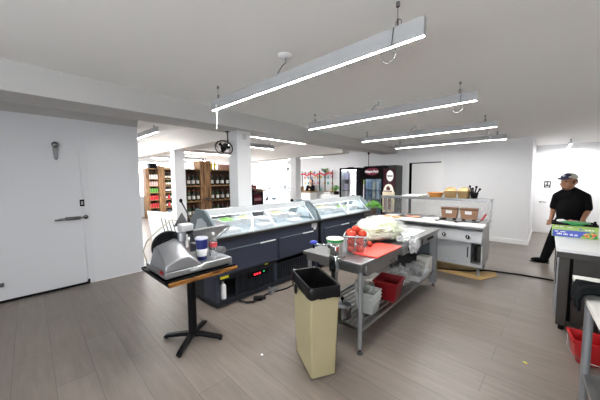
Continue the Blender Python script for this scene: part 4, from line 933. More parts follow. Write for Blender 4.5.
for i, (a, b, h) in enumerate(((-0.045, -0.02, 0.21), (-0.02, 0.02, 0.17), (0.02, -0.02, 0.20), (0.05, 0.02, 0.16), (-0.07, 0.0, 0.15))):
    m = MB(); m.tube([(a * 0.6, b, 0.09), (a * 1.1, b, h * 0.75), (a * 1.5, b, h)], 0.011, 8); m.ell((a * 1.5, b, h), (0.02, 0.016, 0.02), 10, 8); m.build('utensil', BLACK, t)
# cardboard under the steam table
mb = MB(); mb.add([(-1.75, 5.12, 0.001), (-0.72, 5.02, 0.001), (-0.55, 5.40, 0.001), (-0.60, 5.62, 0.001), (-1.75, 5.72, 0.001), (-1.75, 5.12, 0.008), (-0.72, 5.02, 0.008), (-0.55, 5.40, 0.008), (-0.60, 5.62, 0.008), (-1.75, 5.72, 0.008)],
              [(4, 3, 2, 1, 0), (5, 6, 7, 8, 9), (0, 1, 6, 5), (1, 2, 7, 6), (2, 3, 8, 7), (3, 4, 9, 8), (4, 0, 5, 9)])
tag(mb.build('cardboard_sheet', CARD), 'flattened cardboard on the floor under the steam table', 'cardboard')
mb = MB(); mb.tube([(-1.70, 5.08, 0.012), (-1.45, 5.12, 0.018), (-1.2, 5.22, 0.018), (-0.95, 5.35, 0.018), (-0.75, 5.58, 0.018), (-0.52, 5.66, 0.0135), (-0.3, 5.72, 0.0135), (0.0, 5.74, 0.0135), (0.25, 5.73, 0.0135), (0.9, 5.7, 0.0135)], 0.013, 8)
tag(mb.build('floor_cable', RUBBER), 'black cable running across the floor from the steam table', 'cable')
# tote bag and basil at the corner
t = thing('paper_tote', 'cream tote bag with dark print standing behind the overshelf', 'bag', (-2.60, 5.70, 0.8865))
m = MB(); m.frustum((0, 0), (0.22, 0.11), (0.25, 0.10), 0, 0.46); m.build('bag_body', M('cream_paper', (0.66, 0.57, 0.42), 0.8), t, bevel=0.008)
m = MB(); m.prism([(-0.118, 0.45), (0.118, 0.45), (0.085, 0.56), (0.05, 0.62), (0.0, 0.635), (-0.05, 0.62), (-0.09, 0.56)], 'y', -0.03, 0.03); m.build('bag_top', M('cream_top', (0.74, 0.68, 0.56), 0.8), t)
m = MB(); m.prism([(-0.035, 0.50), (0.045, 0.50), (0.055, 0.55), (0.0, 0.60), (-0.04, 0.56)], 'y', -0.034, -0.031); m.prism([(-0.10, 0.47), (0.10, 0.47), (0.10, 0.49), (-0.10, 0.49)], 'y', -0.034, -0.031); m.build('handle_hole', M('maroon_print', (0.07, 0.02, 0.025), 0.7), t)
m = MB()
for a, b in ((-0.085, -0.02), (0.015, 0.085)): m.box(a, b, -0.0585, -0.056, 0.06, 0.35)
m.build('print', M('purple_print', (0.26, 0.16, 0.16), 0.7, noise_amt=0.8, scale=25), t)
t = thing('basil_plant', 'green basil plant in dark pot at the deli case corner', 'potted plant', (-2.64, 5.12, 0.0))
stand = MB(); stand.box(-2.78, -2.54, 5.0, 5.26, 0.0, 0.87); stand.box(-2.80, -2.53, 4.98, 5.28, 0.87, 0.90)
tag(stand.build('side_stand', SSD, bevel=0.004), 'narrow steel stand between the deli case and the steam table', 'stand')
t.location = (-2.665, 5.13, 0.901)
m = MB(); m.lathe([(0, 0), (0.045, 0), (0.062, 0.11), (0.066, 0.11), (0.066, 0.125), (0.058, 0.125), (0.055, 0.10), (0, 0.10)], n=24); m.build('pot', M('brown_pot', (0.06, 0.035, 0.02), 0.6), t)
m = MB(); rs = random.Random(5)
for i in range(9):
    a = rs.uniform(0, 6.28); r = rs.uniform(0.03, 0.12); m.tube([(0, 0, 0.1), (r * .4 * math.cos(a), r * .4 * math.sin(a), 0.17), (r * math.cos(a), r * math.sin(a), 0.2 + rs.uniform(0, .06))], 0.003, 5)
m.build('stem', BASIL, t)
m = MB()
for i in range(70):
    a = rs.uniform(0, 6.28); r = 0.17 * math.sqrt(rs.random()); z = 0.14 + 0.13 * (1 - (r / 0.19) ** 2) + rs.uniform(-0.04, 0.02)
    m.ell((r * math.cos(a), r * math.sin(a), z), (0.036, 0.026, 0.007), 8, 6, rot=(rs.uniform(-.7, .7), rs.uniform(-.7, .7), rs.uniform(0, 6)))
m.build('foliage', BASIL, t)

# ================================================================== FREEZER, FRIDGE, TALL CABINET
t = thing('ice_cream_freezer', 'tall maroon ice cream freezer with glass door at the back', 'freezer', (-3.36, 6.98, 0), R(-12)); FZ = Matrix.Translation((-3.36, 6.98, 0)) @ Matrix.Rotation(R(-12), 4, 'Z') @ Matrix.Translation((3.36, -6.98, 0))
TB = Matrix.Translation((3.36, -6.98, 0))
X0, X1, Y0, Y1 = -4.055, -3.36, 6.98, 7.56
m = B(); m.box(X0, X0 + 0.05, Y0 + 0.03, Y1, 0.06, 1.93); m.box(X1 - 0.05, X1, Y0 + 0.03, Y1, 0.06, 1.93); m.box(X0, X1, Y1 - 0.05, Y1, 0.06, 1.93); m.box(X0, X1, Y0 + 0.03, Y1, 0.06, 0.30); m.box(X0, X1, Y0 + 0.03, Y1, 1.68, 1.93)
m.build('cabinet', MAROON, t)
m = B(); m.prism([(Y0, 1.70), (Y0 - 0.015, 1.85), (Y0, 1.99), (Y0 + 0.08, 2.02), (Y0 + 0.22, 2.0), (Y0 + 0.30, 1.93), (Y0 + 0.30, 1.70)], 'x', X0 - 0.005, X1 - 0.002); m.build('header', BLACK, t)
m = B(); m.ell(((X0 + X1) / 2 - 0.02, Y0 - 0.004, 1.855), (0.275, 0.018, 0.105), 32, 14); m.build('header_sign', MAROONL, t)
text_obj('Häagen-Dazs', 'lettering', 0.090, emitter('lit_lettering', (1, 1, 1), 0.9), t, TB @ Matrix.Translation(((X0 + X1) / 2 - 0.02, Y0 - 0.026, 1.855)) @ FACE_NY, 0.002, bold=0.002)
m = B(); m.box(X0, X0 + 0.055, Y0, Y0 + 0.03, 0.28, 1.70); m.box(X1 - 0.045, X1, Y0, Y0 + 0.03, 0.28, 1.70); m.box(X0, X1, Y0, Y0 + 0.03, 1.64, 1.70); m.box(X0, X1, Y0, Y0 + 0.03, 0.26, 0.32)
dr = m.build('door', BLACK, t)
m = B(); m.box(X0 + 0.055, X1 - 0.045, Y0 + 0.01, Y0 + 0.016, 0.32, 1.64); m.build('door_pane', DARKGL, dr)
m = B(); m.box(X0 + 0.008, X0 + 0.045, Y0 - 0.012, Y0, 0.9, 1.62, 0); m.box(X0 + 0.01, X0 + 0.05, Y0 - 0.014, Y0 - 0.011, 1.50, 1.62, 1); m.build('handle_strip', [WPL, M('lime_sticker', (0.4, 0.65, 0.1), 0.5)], dr)
m = B(); m.box(X0 + 0.05, X1 - 0.05, Y1 - 0.06, Y1 - 0.05, 0.30, 1.68); m.box(X0 + 0.05, X0 + 0.055, Y0 + 0.05, Y1 - 0.05, 0.3, 1.68); m.box(X1 - 0.055, X1 - 0.05, Y0 + 0.05, Y1 - 0.05, 0.3, 1.68); m.build('interior_liner', M('frosty_liner', (0.50, 0.60, 0.68), 0.5), t)
for z in (0.55, 0.82, 1.09, 1.36):
    m = B(); m.box(X0 + 0.055, X1 - 0.055, Y0 + 0.08, Y1 - 0.08, z - 0.01, z); m.build('shelf', WPL, t)
m = B(); m.box(X0 + 0.06, X1 - 0.06, Y0 + 0.05, Y0 + 0.07, 1.645, 1.665); m.build('lamp_tube', E_FRIDGE, t)
m = B(); m.cyl((X1, 7.30, 1.725), (X1 + 0.004, 7.30, 1.725), 0.165, n=36, m=0); m.cyl((X1 + 0.003, 7.30, 1.725), (X1 + 0.0055, 7.30, 1.725), 0.155, n=36, m=1); m.build('round_sign', [DGREY, SIGNW], t)
m = B(); m.tube([(X1 + 0.007, 7.185 + 0.23 * i / 30, 1.722 + (0.032 if i < 5 else 0.018) * math.sin(i * 1.15)) for i in range(31)], 0.006, 6); m.build('script_lettering', BLACK, t)
m = B(); m.box(X0 + 0.02, X1 - 0.02, Y0 + 0.06, Y1 - 0.02, 0.0, 0.06); m.build('plinth', BLACK, t)
TUBM = MB(); TUBM.lathe([(0, 0), (0.045, 0), (0.052, 0.085), (0.056, 0.086), (0.056, 0.10), (0, 0.10)], n=14)
TUBS = [TUBM.mesh('ice_cream_tub', [mm]) for mm in (M('tub_white', (0.75, 0.78, 0.80), 0.5), M('tub_blue', (0.28, 0.38, 0.52), 0.5), M('tub_cream', (0.66, 0.60, 0.5), 0.5))]
nm = {0.55: 'lowest', 0.82: 'second lowest', 1.09: 'middle', 1.36: 'top'}
for z in (0.82, 1.09, 1.36):
    for i in range(4):
        for k in range(2):
            o = bpy.data.objects.new('ice_cream_tub', TUBS[(i + int(z * 10)) % 3]); COL.objects.link(o); o.location = FZ @ Vector((X0 + 0.13 + i * 0.145, Y0 + 0.16, z + k * 0.101))
            tag(o, 'ice cream tub on the %s shelf of the maroon freezer' % nm[z], 'ice cream tub', 'ice cream tubs on the %s freezer shelf' % nm[z])
mb = MB(); mb.cyl((-3.95, 7.2, 2.25), (-3.95, 7.2, 2.66), 0.009, n=8); mb.cyl((-3.95, 7.2, 2.64), (-3.95, 7.2, 2.70), 0.03, n=12)
tag(mb.build('ceiling_conduit', BLACKM), 'thin black conduit dropping behind the maroon freezer sign', 'conduit')
bpy.data.objects['ceiling_conduit'].location = (-0.10, 0.25, -0.25)
mb = MB(); mb.box(-4.2, -3.40, 7.95, 8.44, 0.0, 2.06); mb.box(-3.44, -3.43, 7.945, 7.95, 0.05, 2.0)
tag(mb.build('tall_cabinet', DGREY, bevel=0.004), 'dark grey tall cabinet behind the maroon freezer', 'cabinet')
# counter-top glass door fridge
mb = MB(); mb.box(-4.95, -4.13, 6.95, 7.55, 0.0, 0.98); mb.box(-4.97, -4.12, 6.93, 7.57, 0.98, 1.02)
tag(mb.build('white_counter', WPL, bevel=0.004), 'white counter under the black display fridge', 'counter')
t = thing('display_fridge', 'black glass-door display fridge on white counter, left of the freezer', 'fridge', (-4.46, 7.25, 1.021))
TB = Matrix.Translation((4.46, -7.25, -1.021))
X0, X1, Y0, Y1, ZA, ZB = -4.80, -4.155, 7.0, 7.5, 1.021, 1.985
m = B(); m.box(X0, X0 + 0.04, Y0 + 0.02, Y1, ZA, ZB); m.box(X1 - 0.04, X1, Y0 + 0.02, Y1, ZA, ZB); m.box(X0, X1, Y1 - 0.04, Y1, ZA, ZB); m.box(X0, X1, Y0 + 0.02, Y1, ZB - 0.05, ZB); m.box(X0, X1, Y0 + 0.02, Y1, ZA, ZA + 0.06); m.build('cabinet', M('charcoal', (0.045, 0.045, 0.05), 0.45), t)
m = B(); m.box(X0 - 0.005, X0 + 0.05, Y0, Y0 + 0.02, ZA + 0.02, ZB); m.box(X1 - 0.05, X1 + 0.003, Y0, Y0 + 0.02, ZA + 0.02, ZB); m.box(X0, X1, Y0, Y0 + 0.02, ZB - 0.06, ZB); m.box(X0, X1, Y0, Y0 + 0.02, ZA + 0.02, ZA + 0.07); dr = m.build('door', BLACK, t)
m = B(); m.box(X0 + 0.05, X1 - 0.05, Y0 + 0.006, Y0 + 0.012, ZA + 0.07, ZB - 0.06); m.build('door_pane', GLASS, dr)
m = B(); m.box(X0 + 0.04, X1 - 0.04, Y1 - 0.05, Y1 - 0.04, ZA + 0.06, ZB - 0.05); m.box(X0 + 0.04, X0 + 0.045, Y0 + 0.03, Y1 - 0.04, ZA + .06, ZB - .05); m.box(X1 - 0.045, X1 - 0.04, Y0 + 0.03, Y1 - 0.04, ZA + .06, ZB - .05); m.build('interior_liner', LINER, t)
for z in (1.30, 1.62):
    m = B(); m.box(X0 + 0.05, X1 - 0.05, Y0 + 0.06, Y1 - 0.06, z - 0.012, z); m.build('shelf', BLACKM, t)
m = B(); m.box(X0 + 0.06, X1 - 0.06, Y0 + 0.03, Y0 + 0.05, ZB - 0.075, ZB - 0.055); m.build('lamp_tube', E_FRIDGE, t)
m = B(); m.box(X0 + 0.16, X0 + 0.34, 7.2, 7.3, ZB, ZB + 0.03); m.build('latch', BLACK, t)
BOX = MB(); BOX.box(-0.07, 0.07, -0.05, 0.05, 0, 0.20)
CT = [BOX.mesh('carton', [M('lavender_carton', (0.55, 0.55, 0.75), 0.5)]), BOX.mesh('carton', [M('white_carton', (0.8, 0.8, 0.82), 0.5)])]
for z, lv in ((1.082, 'bottom'), (1.301, 'middle'), (1.621, 'top')):
    for i in range(3):
        o = bpy.data.objects.new('carton', CT[0 if z > 1.6 else (1 if z < 1.2 else i % 2)]); COL.objects.link(o); o.location = (-4.66 + i * 0.18, 7.2, z)
        tag(o, 'carton on the %s level of the black display fridge' % lv, 'carton', 'cartons on the %s fridge level' % lv)

# ================================================================== RIGHT COUNTER AND TABLE
t = thing('worktop_fridge', 'white-topped dark steel undercounter unit at the right', 'counter', (0.5, 4.3, 0))
TB = Matrix.Translation((-0.5, -4.3, 0))
m = B(); m.box(0.095, 0.95, 3.84, 4.78, 0.865, 0.90); m.build('worktop', WPL, t, bevel=0.003)
m = B(); m.box(0.105, 0.95, 3.855, 4.77, 0.80, 0.865); m.box(0.125, 0.205, 3.90, 4.0, 0.06, 0.80); m.box(0.125, 0.205, 4.6, 4.72, 0.06, 0.80); m.build('frame', SSD, t, bevel=0.003)
m = B(); m.box(0.235, 0.95, 3.93, 4.74, 0.10, 0.80); m.build('body', SSD, t)
m = B(); m.box(0.205, 0.235, 3.955, 4.70, 0.10, 0.80); m.build('shadow_gap', BLACK, t)
m = B(); m.box(0.112, 0.125, 4.02, 4.70, 0.10, 0.80); m.build('side_panel', ALU, t)
m = B()
for y in (4.06, 4.62): m.box(0.106, 0.112, y, y + 0.03, 0.45, 0.78)
m.build('hinge', BLACK, t)
for p in ((0.17, 3.95), (0.17, 4.66), (0.9, 3.97), (0.9, 4.66)):
    m = B(); m.cyl((*p, 0), (*p, 0.10), 0.024, n=12); m.build('foot', RUBBER, t)
# long wrap carton
t = thing('wrap_carton', 'long green and blue food wrap carton on the right counter', 'carton', (0.26, 4.70, 0.901))
GL = M('lime_print', (0.42, 0.62, 0.16), 0.45, noise_amt=0.2, scale=9); BL = M('blue_print', (0.06, 0.10, 0.50), 0.4, noise_amt=0.25, scale=6)
m = MB(); m.box(-0.195, 0.20, -0.075, 0.075, 0, 0.150); m.build('box', GL, t, bevel=0.002)
m = MB(); m.prism([(-0.19, 0.004), (0.13, 0.004), (0.145, 0.05), (0.195, 0.07), (0.195, 0.085), (-0.19, 0.085)], 'y', -0.0762, -0.0752); m.build('blue_band', BL, t)
m = MB(); m.prism([(0.05, 0.004), (0.197, 0.004), (0.197, 0.075), (0.16, 0.086), (0.10, 0.07)], 'y', -0.0768, -0.0760, 0)
for i in range(16):
    u, w = 0.085 + random.random() * 0.1, 0.012 + random.random() * 0.05
    m.ell((u, -0.077, w), (0.014, 0.001, 0.011), 10, 6, m=random.choice((1, 1, 2, 3)))
m.build('salad_picture', [leafy('salad_print', (0.05, 0.25, 0.03), (0.5, 0.62, 0.15), 40), GREEN, CORAL, M('print_orange', (0.8, 0.35, 0.12), 0.5)], t)
m = MB()
for i, (a, b, z, h) in enumerate(((-0.17, -0.13, 0.118, 0.018), (-0.125, -0.09, 0.118, 0.018), (-0.06, -0.01, 0.115, 0.010), (-0.17, -0.135, 0.058, 0.014), (-0.12, -0.07, 0.056, 0.014), (-0.15, -0.10, 0.026, 0.022), (-0.09, -0.05, 0.024, 0.022), (-0.035, -0.005, 0.022, 0.024), (0.005, 0.035, 0.02, 0.024), (0.09, 0.17, 0.098, 0.014))):
    for q in range(3):
        w = (b - a) / 3; m.box(a + q * w, a + q * w + w * 0.72, -0.0768, -0.0761, z, z + h * (1 if q % 2 else 0.8))
m.build('white_print', SIGNW, t)
m = MB(); m.prism([(0.035, 0.085), (0.05, 0.11), (0.045, 0.135), (0.058, 0.112), (0.085, 0.092), (0.055, 0.102)], 'y', -0.077, -0.0761); m.build('blue_mark', BL, t)
# dark tray with green lids on top of the carton
mb = MB(); mb.box(-0.20, 0.20, -0.13, 0.13, 0, 0.006); mb.box(-0.20, 0.20, -0.13, -0.124, 0.006, 0.024); mb.box(-0.20, 0.20, 0.124, 0.13, 0.006, 0.024); mb.box(-0.20, -0.194, -0.13, 0.13, 0.006, 0.024); mb.box(0.194, 0.20, -0.13, 0.13, 0.006, 0.024)
tag(mb.build('shallow_tray', BLACK, loc=(0.255, 4.72, 1.052)), 'black shallow tray on top of the food wrap carton', 'tray')
t = thing('green_lid', 'green plastic lid lying on the black tray', 'lid', (0.275, 4.69, 1.0585))
m = MB(); m.lathe([(0, 0), (0.11, 0.0), (0.125, 0.018), (0.12, 0.026), (0.09, 0.032), (0, 0.034)], n=32); m.build('lid_disc', GREEN, t)
mb = MB(); mb.ell((0, 0, 0.02), (0.05, 0.06, 0.018), 16, 8, fn=crumple(2, .4, 3, .2, 7), m=0); mb.ell((0.10, 0.0, 0.022), (0.06, 0.05, 0.015), 16, 8, fn=crumple(12, .4, 3, .2, 7), m=1)
tag(mb.build('crumpled_napkin', [WPL, M('pink_cloth', (0.7, 0.18, 0.22), 0.8)], loc=(0.15, 4.80, 1.060)), 'crumpled white and pink napkin at the back of the black tray', 'napkin')
t = thing('sauce_bottle', 'small black bottle standing beside the food wrap carton', 'bottle', (0.405, 4.755, 1.059))
t.location = (0.43, 4.66, 1.0515)
m = MB(); m.lathe([(0, 0), (0.02, 0), (0.02, 0.03), (0.012, 0.04), (0.012, 0.06), (0, 0.062)], n=14); m.build('bottle_body', BLACK, t)
# grey slanted display at the right edge
t = thing('touchscreen_terminal', 'grey tilted touchscreen terminal at the right edge of the counter', 'terminal', (0.66, 4.25, 0.901))
t.location = (0.60, 4.50, 0.901)
MG = M('mid_grey', (0.20, 0.20, 0.21), 0.5)
m = MB(); m.box(-0.04, 0.22, -0.13, 0.13, 0.0, 0.05); m.build('base', MG, t, bevel=0.006)
m = MB(); m.prism([(-0.02, 0.06), (0.0, 0.045), (-0.115, 0.345), (-0.145, 0.355)], 'y', -0.16, 0.16); m.build('screen_case', MG, t, bevel=0.004)
m = MB(); m.prism([(-0.001, 0.06), (0.0015, 0.06), (-0.106, 0.335), (-0.1085, 0.335)], 'y', -0.14, 0.14); m.build('screen', BLACK, t)
m = MB(); m.tube([(0.08, 0, 0.04), (0.05, 0, 0.13), (-0.04, 0, 0.18)], 0.018, 8); m.build('stand_arm', BLACKM, t)
# near right table
t = thing('work_table', 'white-topped steel work table at the right edge of the photo', 'table', (0.168, 2.92, 0), R(3.5))
TB = Matrix.Translation((-0.168, -2.92, 0))
m = B(); m.box(0.172, 1.0, 1.0, 2.92, 0.845, 0.88); m.build('tabletop', M('worn_white_top', (0.70, 0.69, 0.66), 0.4, noise_amt=0.06, scale=5), t, bevel=0.004)
m = B(); m.box(0.20, 0.97, 1.03, 2.89, 0.80, 0.845); m.build('apron', GALV, t)
for x in (0.235, 0.93):
    for y in (1.08, 2.665):
        m = B(); m.cyl((x, y, 0.02), (x, y, 0.845), 0.024, n=16); lg = m.build('leg', GALV, t)
        m = B(); m.lathe([(0, 0), (0.032, 0), (0.03, 0.02), (0.026, 0.04)], (x, y, 0), n=14); m.build('foot', DCHROME, lg)
m = B(); m.box(0.22, 0.96, 1.05, 2.68, 0.235, 0.26); m.build('undershelf', SS, t, bevel=0.004)
# black towel over the table edge
n = 22; vs = []; fs = []
for i in range(n + 1):
    for j in range(n + 1):
        u, v = i / n, j / n
        s = u * 0.72; y = 2.36 + v * 0.29 + 0.03 * noise.noise(Vector((u * 4, v * 3, 1)))
        wr = 0.022 * noise.noise(Vector((u * 5, v * 9, 3))) + 0.012 * noise.noise(Vector((u * 11, v * 16, 8)))
        if s < 0.16:      # hanging part, measured from its hem
            hang = 0.085 + 0.04 * noise.noise(Vector((v * 4, 2, 2))) + 0.03 * (v > 0.75) * (v - .75) * 4
            z = 0.885 - hang * (1 - s / 0.16); x = 0.158 + min(0, wr) * 0.5 - 0.008
        else:
            x = 0.160 + (s - 0.16); z = 0.906 + abs(wr) * 1.4 + 0.03 * math.sin(min(1, (s - 0.16) / 0.3) * PI) * (0.6 + 0.4 * math.sin(v * 5))
        vs.append((x, y, z))
for i in range(n):
    for j in range(n): fs.append((i * (n + 1) + j, (i + 1) * (n + 1) + j, (i + 1) * (n + 1) + j + 1, i * (n + 1) + j + 1))
mb = MB(); mb.add(vs, fs)
o = mb.build('black_towel', CLOTH, smooth=180); tag(o, 'crumpled black towel draped over the right table edge', 'towel')
o.matrix_world = Matrix.Translation((0.168, 2.92, 0)) @ Matrix.Rotation(R(3.5), 4, 'Z') @ Matrix.Translation((-0.168, -2.92, 0))
s = o.modifiers.new('solid', 'SOLIDIFY'); s.thickness = 0.012; s.offset = 1
# red bucket with wire handle
t = thing('red_bucket', 'red square bucket with wire handle under the right table', 'bucket', (0.365, 3.40, 0), 0.12); t.scale = (0.93, 0.93, 0.88)
m = MB(); m.frustum((0, 0), (0.27, 0.22), (0.33, 0.27), 0, 0.245, open_top=True); m.frustum((0, 0), (0.255, 0.205), (0.315, 0.255), 0.006, 0.245, open_top=True); m.build('bucket_body', RED, t, bevel=0.025)
m = MB(); m.frustum((0, 0), (0.345, 0.285), (0.347, 0.287), 0.22, 0.245, open_top=True, open_bot=True); m.frustum((0, 0), (0.347, 0.287), (0.315, 0.255), 0.245, 0.2452, open_top=True, open_bot=True); m.build('rim', RED, t)
m = MB(); m.tube([(-0.172, 0.05, 0.215), (-0.19, 0.0, 0.10), (-0.17, -0.09, 0.075), (-0.08, -0.155, 0.06), (0.06, -0.165, 0.055), (0.17, -0.10, 0.10), (0.174, 0.04, 0.215)], 0.0045, 8); m.build('wire_handle', CHROME, t)
m = MB()
for k in range(4): m.box(0.03, 0.12, -0.128 - 0.0008 * k, -0.124, 0.06 + 0.032 * k, 0.068 + 0.032 * k)
m.build('print', M('white_print', (0.75, 0.6, 0.6), 0.5), t)
# scraps on the floor
for (x, y, l, mt) in ((-1.888, 1.493, 'small white scrap on the floor left of the trash can', WPL), (-0.077, 2.992, 'tiny yellow crumb on the open floor', YELLOW)):
    mb = MB(); mb.ell((0, 0, 0.004), (0.018, 0.012, 0.004), 10, 6, fn=crumple(3, .5, 3, .2, 6)); tag(mb.build('floor_scrap', mt, loc=(x, y, 0)), l, 'scrap')

# ================================================================== WALL AND COLUMN FITTINGS
mb = MB(); mb.box(-3.75, -3.73, 2.645, 2.705, 2.31, 2.40)
tag(mb.build('wall_sensor', M('grey_sensor', (0.45, 0.46, 0.47), 0.5), bevel=0.006), 'small grey sensor box high on the nearest column', 'sensor')
t = thing('wall_fan', 'small black cage fan hanging beside the nearest column', 'fan', (-3.96, 2.42, 2.17), 0.55); t.scale = (0.92, 0.92, 0.92)
FT = Euler((0.5, 0.25, 0.35)).to_matrix().to_4x4()
m = MB(); m.T = FT; m.tube([(0.155 * math.cos(a), 0.0, 0.13 * math.sin(a)) for a in [i * 2 * PI / 26 for i in range(26)]], 0.010, 8, closed=True)
m.tube([(0.14 * math.cos(a), 0.05, 0.115 * math.sin(a)) for a in [i * 2 * PI / 26 for i in range(26)]], 0.006, 6, closed=True)
for k in range(6):
    a = k * PI / 3; m.tube([(0.03 * math.cos(a), -0.03, 0.03 * math.sin(a)), (0.10 * math.cos(a), -0.03, 0.09 * math.sin(a)), (0.152 * math.cos(a), 0, 0.128 * math.sin(a))], 0.004, 5)
m.build('cage', BLACKM, t)
m = MB(); m.T = FT; m.cyl((0, -0.045, 0), (0, 0.12, 0), 0.05, 0.045, n=18); m.build('motor', BLACKM, t)
for k in range(3):
    m = MB(); m.T = FT; a = k * 2 * PI / 3 + 0.4; m.obox((0.07 * math.cos(a), 0, 0.06 * math.sin(a)), (0.09, 0.006, 0.05), (0.4, -a, 0)); m.build('blade', BLACK, t)
m = MB(); m.tube([(0, 0.10, 0.0), (0.02, 0.11, 0.06), (0.03, 0.10, 0.16), (0.03, 0.08, 0.302)], 0.010, 8); m.cyl((0.03, 0.08, 0.288), (0.03, 0.08, 0.303), 0.035, n=14); m.build('bracket', BLACKM, t)
t = thing('restroom_sign', 'black and white restroom sign on the corridor door', 'sign', (-0.012, 10.672, 1.46))
m = MB(); m.box(-0.072, 0.072, -0.006, -0.0005, -0.115, 0.085); m.build('plate', M('sign_black', (0.004, 0.004, 0.004), 0.8, spec=0.05), t)
m = MB()
for c in (-0.033, 0.033):
    m.ell((c, -0.0065, 0.050), (0.011, 0.001, 0.011), 14, 8); m.prism([(c - 0.017, 0.034), (c + 0.017, 0.034), (c + 0.017, 0.005), (c + 0.008, 0.005), (c + 0.008, -0.045), (c - 0.008, -0.045), (c - 0.008, 0.005), (c - 0.017, 0.005)], 'y', -0.0075, -0.006)
m.box(-0.0015, 0.0015, -0.0075, -0.006, -0.045, 0.06); m.box(-0.045, 0.045, -0.0075, -0.006, -0.095, -0.080); m.build('figures', SIGNW, t)

# ================================================================== THE MAN IN BLACK
def person_man():
    bx, by = 0.30, 6.90
    t = thing('person', 'man in black t-shirt, trousers and grey cap standing behind the right counter', 'person', (bx, by, 0))
    TB = Matrix.Translation((-bx, -by, 0))
    f = Vector((-0.62, -0.78, 0)).normalized(); rt = Vector((f.y, -f.x, 0))      # facing, and his right-hand side
    S = {}
    hip = Vector((0.32, 6.93, 0.93))
    shl = Vector((0.50, 6.83, 1.415)); shr = Vector((0.145, 6.99, 1.415))
    shl, shr = Vector((0.490, 6.87, 1.285)), Vector((0.150, 6.95, 1.285))
    elr, wrr = Vector((0.100, 6.97, 1.05)), Vector((0.075, 6.86, 0.87))
    ell_, wrl = Vector((0.535, 6.86, 1.05)), Vector((0.475, 6.70, 0.91))
    neck, head = Vector((0.30, 6.89, 1.44)), Vector((0.278, 6.865, 1.552))
    # skin: torso core, neck, arms
    J = {'hip': (hip, 0.08), 'belly': (Vector((0.315, 6.91, 1.08)), 0.11), 'chest': (Vector((0.315, 6.915, 1.25)), (0.13, 0.10)), 'neck0': (Vector((0.312, 6.905, 1.40)), 0.075), 'neck1': (neck, 0.058), 'skull': (Vector((0.285, 6.875, 1.53)), 0.065),
         'shr': (shr, 0.058), 'elr': (elr, 0.045), 'wrr': (wrr, 0.031), 'plr': (wrr + Vector((-0.015, -0.03, -0.06)), (0.036, 0.02)),
         'shl': (shl, 0.058), 'ell': (ell_, 0.045), 'wrl': (wrl, 0.031), 'pll': (wrl + Vector((-0.02, -0.04, -0.055)), (0.036, 0.02)),
         'knr': (Vector((0.11, 6.88, 0.50)), 0.06), 'anr': (Vector((-0.005, 6.90, 0.09)), 0.042), 'knl': (Vector((0.40, 6.93, 0.50)), 0.06), 'anl': (Vector((0.40, 7.0, 0.09)), 0.042), 'hr': (Vector((0.25, 6.93, 0.86)), 0.065), 'hl': (Vector((0.40, 6.935, 0.86)), 0.065)}
    E = [('hip', 'belly'), ('belly', 'chest'), ('chest', 'neck0'), ('neck0', 'neck1'), ('neck1', 'skull'), ('chest', 'shr'), ('shr', 'elr'), ('elr', 'wrr'), ('wrr', 'plr'), ('chest', 'shl'), ('shl', 'ell'), ('ell', 'wrl'), ('wrl', 'pll'),
         ('hip', 'hr'), ('hr', 'knr'), ('knr', 'anr'), ('hip', 'hl'), ('hl', 'knl'), ('knl', 'anl')]
    m = MB(); m.T = TB; m.add(*skin_geo(J, E, rt))
    def hand(w, side):
        d = Vector((-0.25, -0.45, -0.85)).normalized(); a = Vector((0.8, -0.6, 0)).normalized(); p0 = w + d * 0.07
        for i, (o, L) in enumerate(((-0.034, 0.068), (-0.0115, 0.078), (0.0115, 0.074), (0.034, 0.058))):
            q = p0 + a * o; b = q + d * L * 0.55; e = b + (d * 0.8 + f * 0.55).normalized() * L * 0.5
            m.tube([q - d * 0.02, q, b, e], 0.0085, 8)
        q = w + d * 0.03 + a * (-0.03 * side); m.tube([w + d * 0.02, q, q + (d + f * 0.4 - a * 0.35 * side).normalized() * 0.045], 0.011, 8)
    hand(wrr, 1); hand(wrl, -1)
    # head: skull, jaw, nose, lips, brow, ears
    hf = Vector((-0.62, -0.78, 0)).normalized(); hr_ = Vector((hf.y, -hf.x, 0))
    ang = math.atan2(hf.y, hf.x)
    rot = (0, 0, ang)
    TS = TB @ Matrix.Translation(head) @ Matrix.Scale(1.18, 4) @ Matrix.Translation(-head); m.T = TS
    m.ell(head + Vector((0, 0, 0.025)), (0.102, 0.082, 0.105), 24, 16, rot=rot); m.ell(head + hf * 0.022 + Vector((0, 0, -0.045)), (0.085, 0.070, 0.082), 22, 14, rot=rot)
    m.ell(head + hf * 0.062 + Vector((0, 0, -0.088)), (0.035, 0.040, 0.03), 16, 10, rot=rot)
    m.prism([(0, 0), (0.1, 0), (0.1, 0.1)], 'x', 0, 0.0001) if False else None
    m.ell(head + hf * 0.106 + Vector((0, 0, -0.022)), (0.022, 0.017, 0.020), 14, 10, rot=rot); m.ell(head + hf * 0.096 + Vector((0, 0, 0.004)), (0.018, 0.011, 0.03), 12, 10, rot=rot)
    m.ell(head + hf * 0.095 + Vector((0, 0, -0.060)), (0.014, 0.027, 0.010), 12, 8, rot=rot); m.ell(head + hf * 0.088 + Vector((0, 0, 0.030)), (0.016, 0.052, 0.012), 14, 8, rot=rot)
    for s in (-1, 1): m.ell(head + hr_ * (0.083 * s) - hf * 0.008 + Vector((0, 0, -0.01)), (0.022, 0.010, 0.034), 12, 8, rot=rot); m.ell(head + hr_ * (0.042 * s) + hf * 0.066 + Vector((0, 0, -0.03)), (0.03, 0.03, 0.028), 12, 8, rot=rot)
    b = remesh(m, 'body', SKIN, t, 0.0065, 4)
    m = MB(); m.T = TS
    for s in (-1, 1): m.ell(head + hr_ * (0.032 * s) + hf * 0.093 + Vector((0, 0, 0.010)), (0.010, 0.013, 0.007), 12, 8, rot=rot)
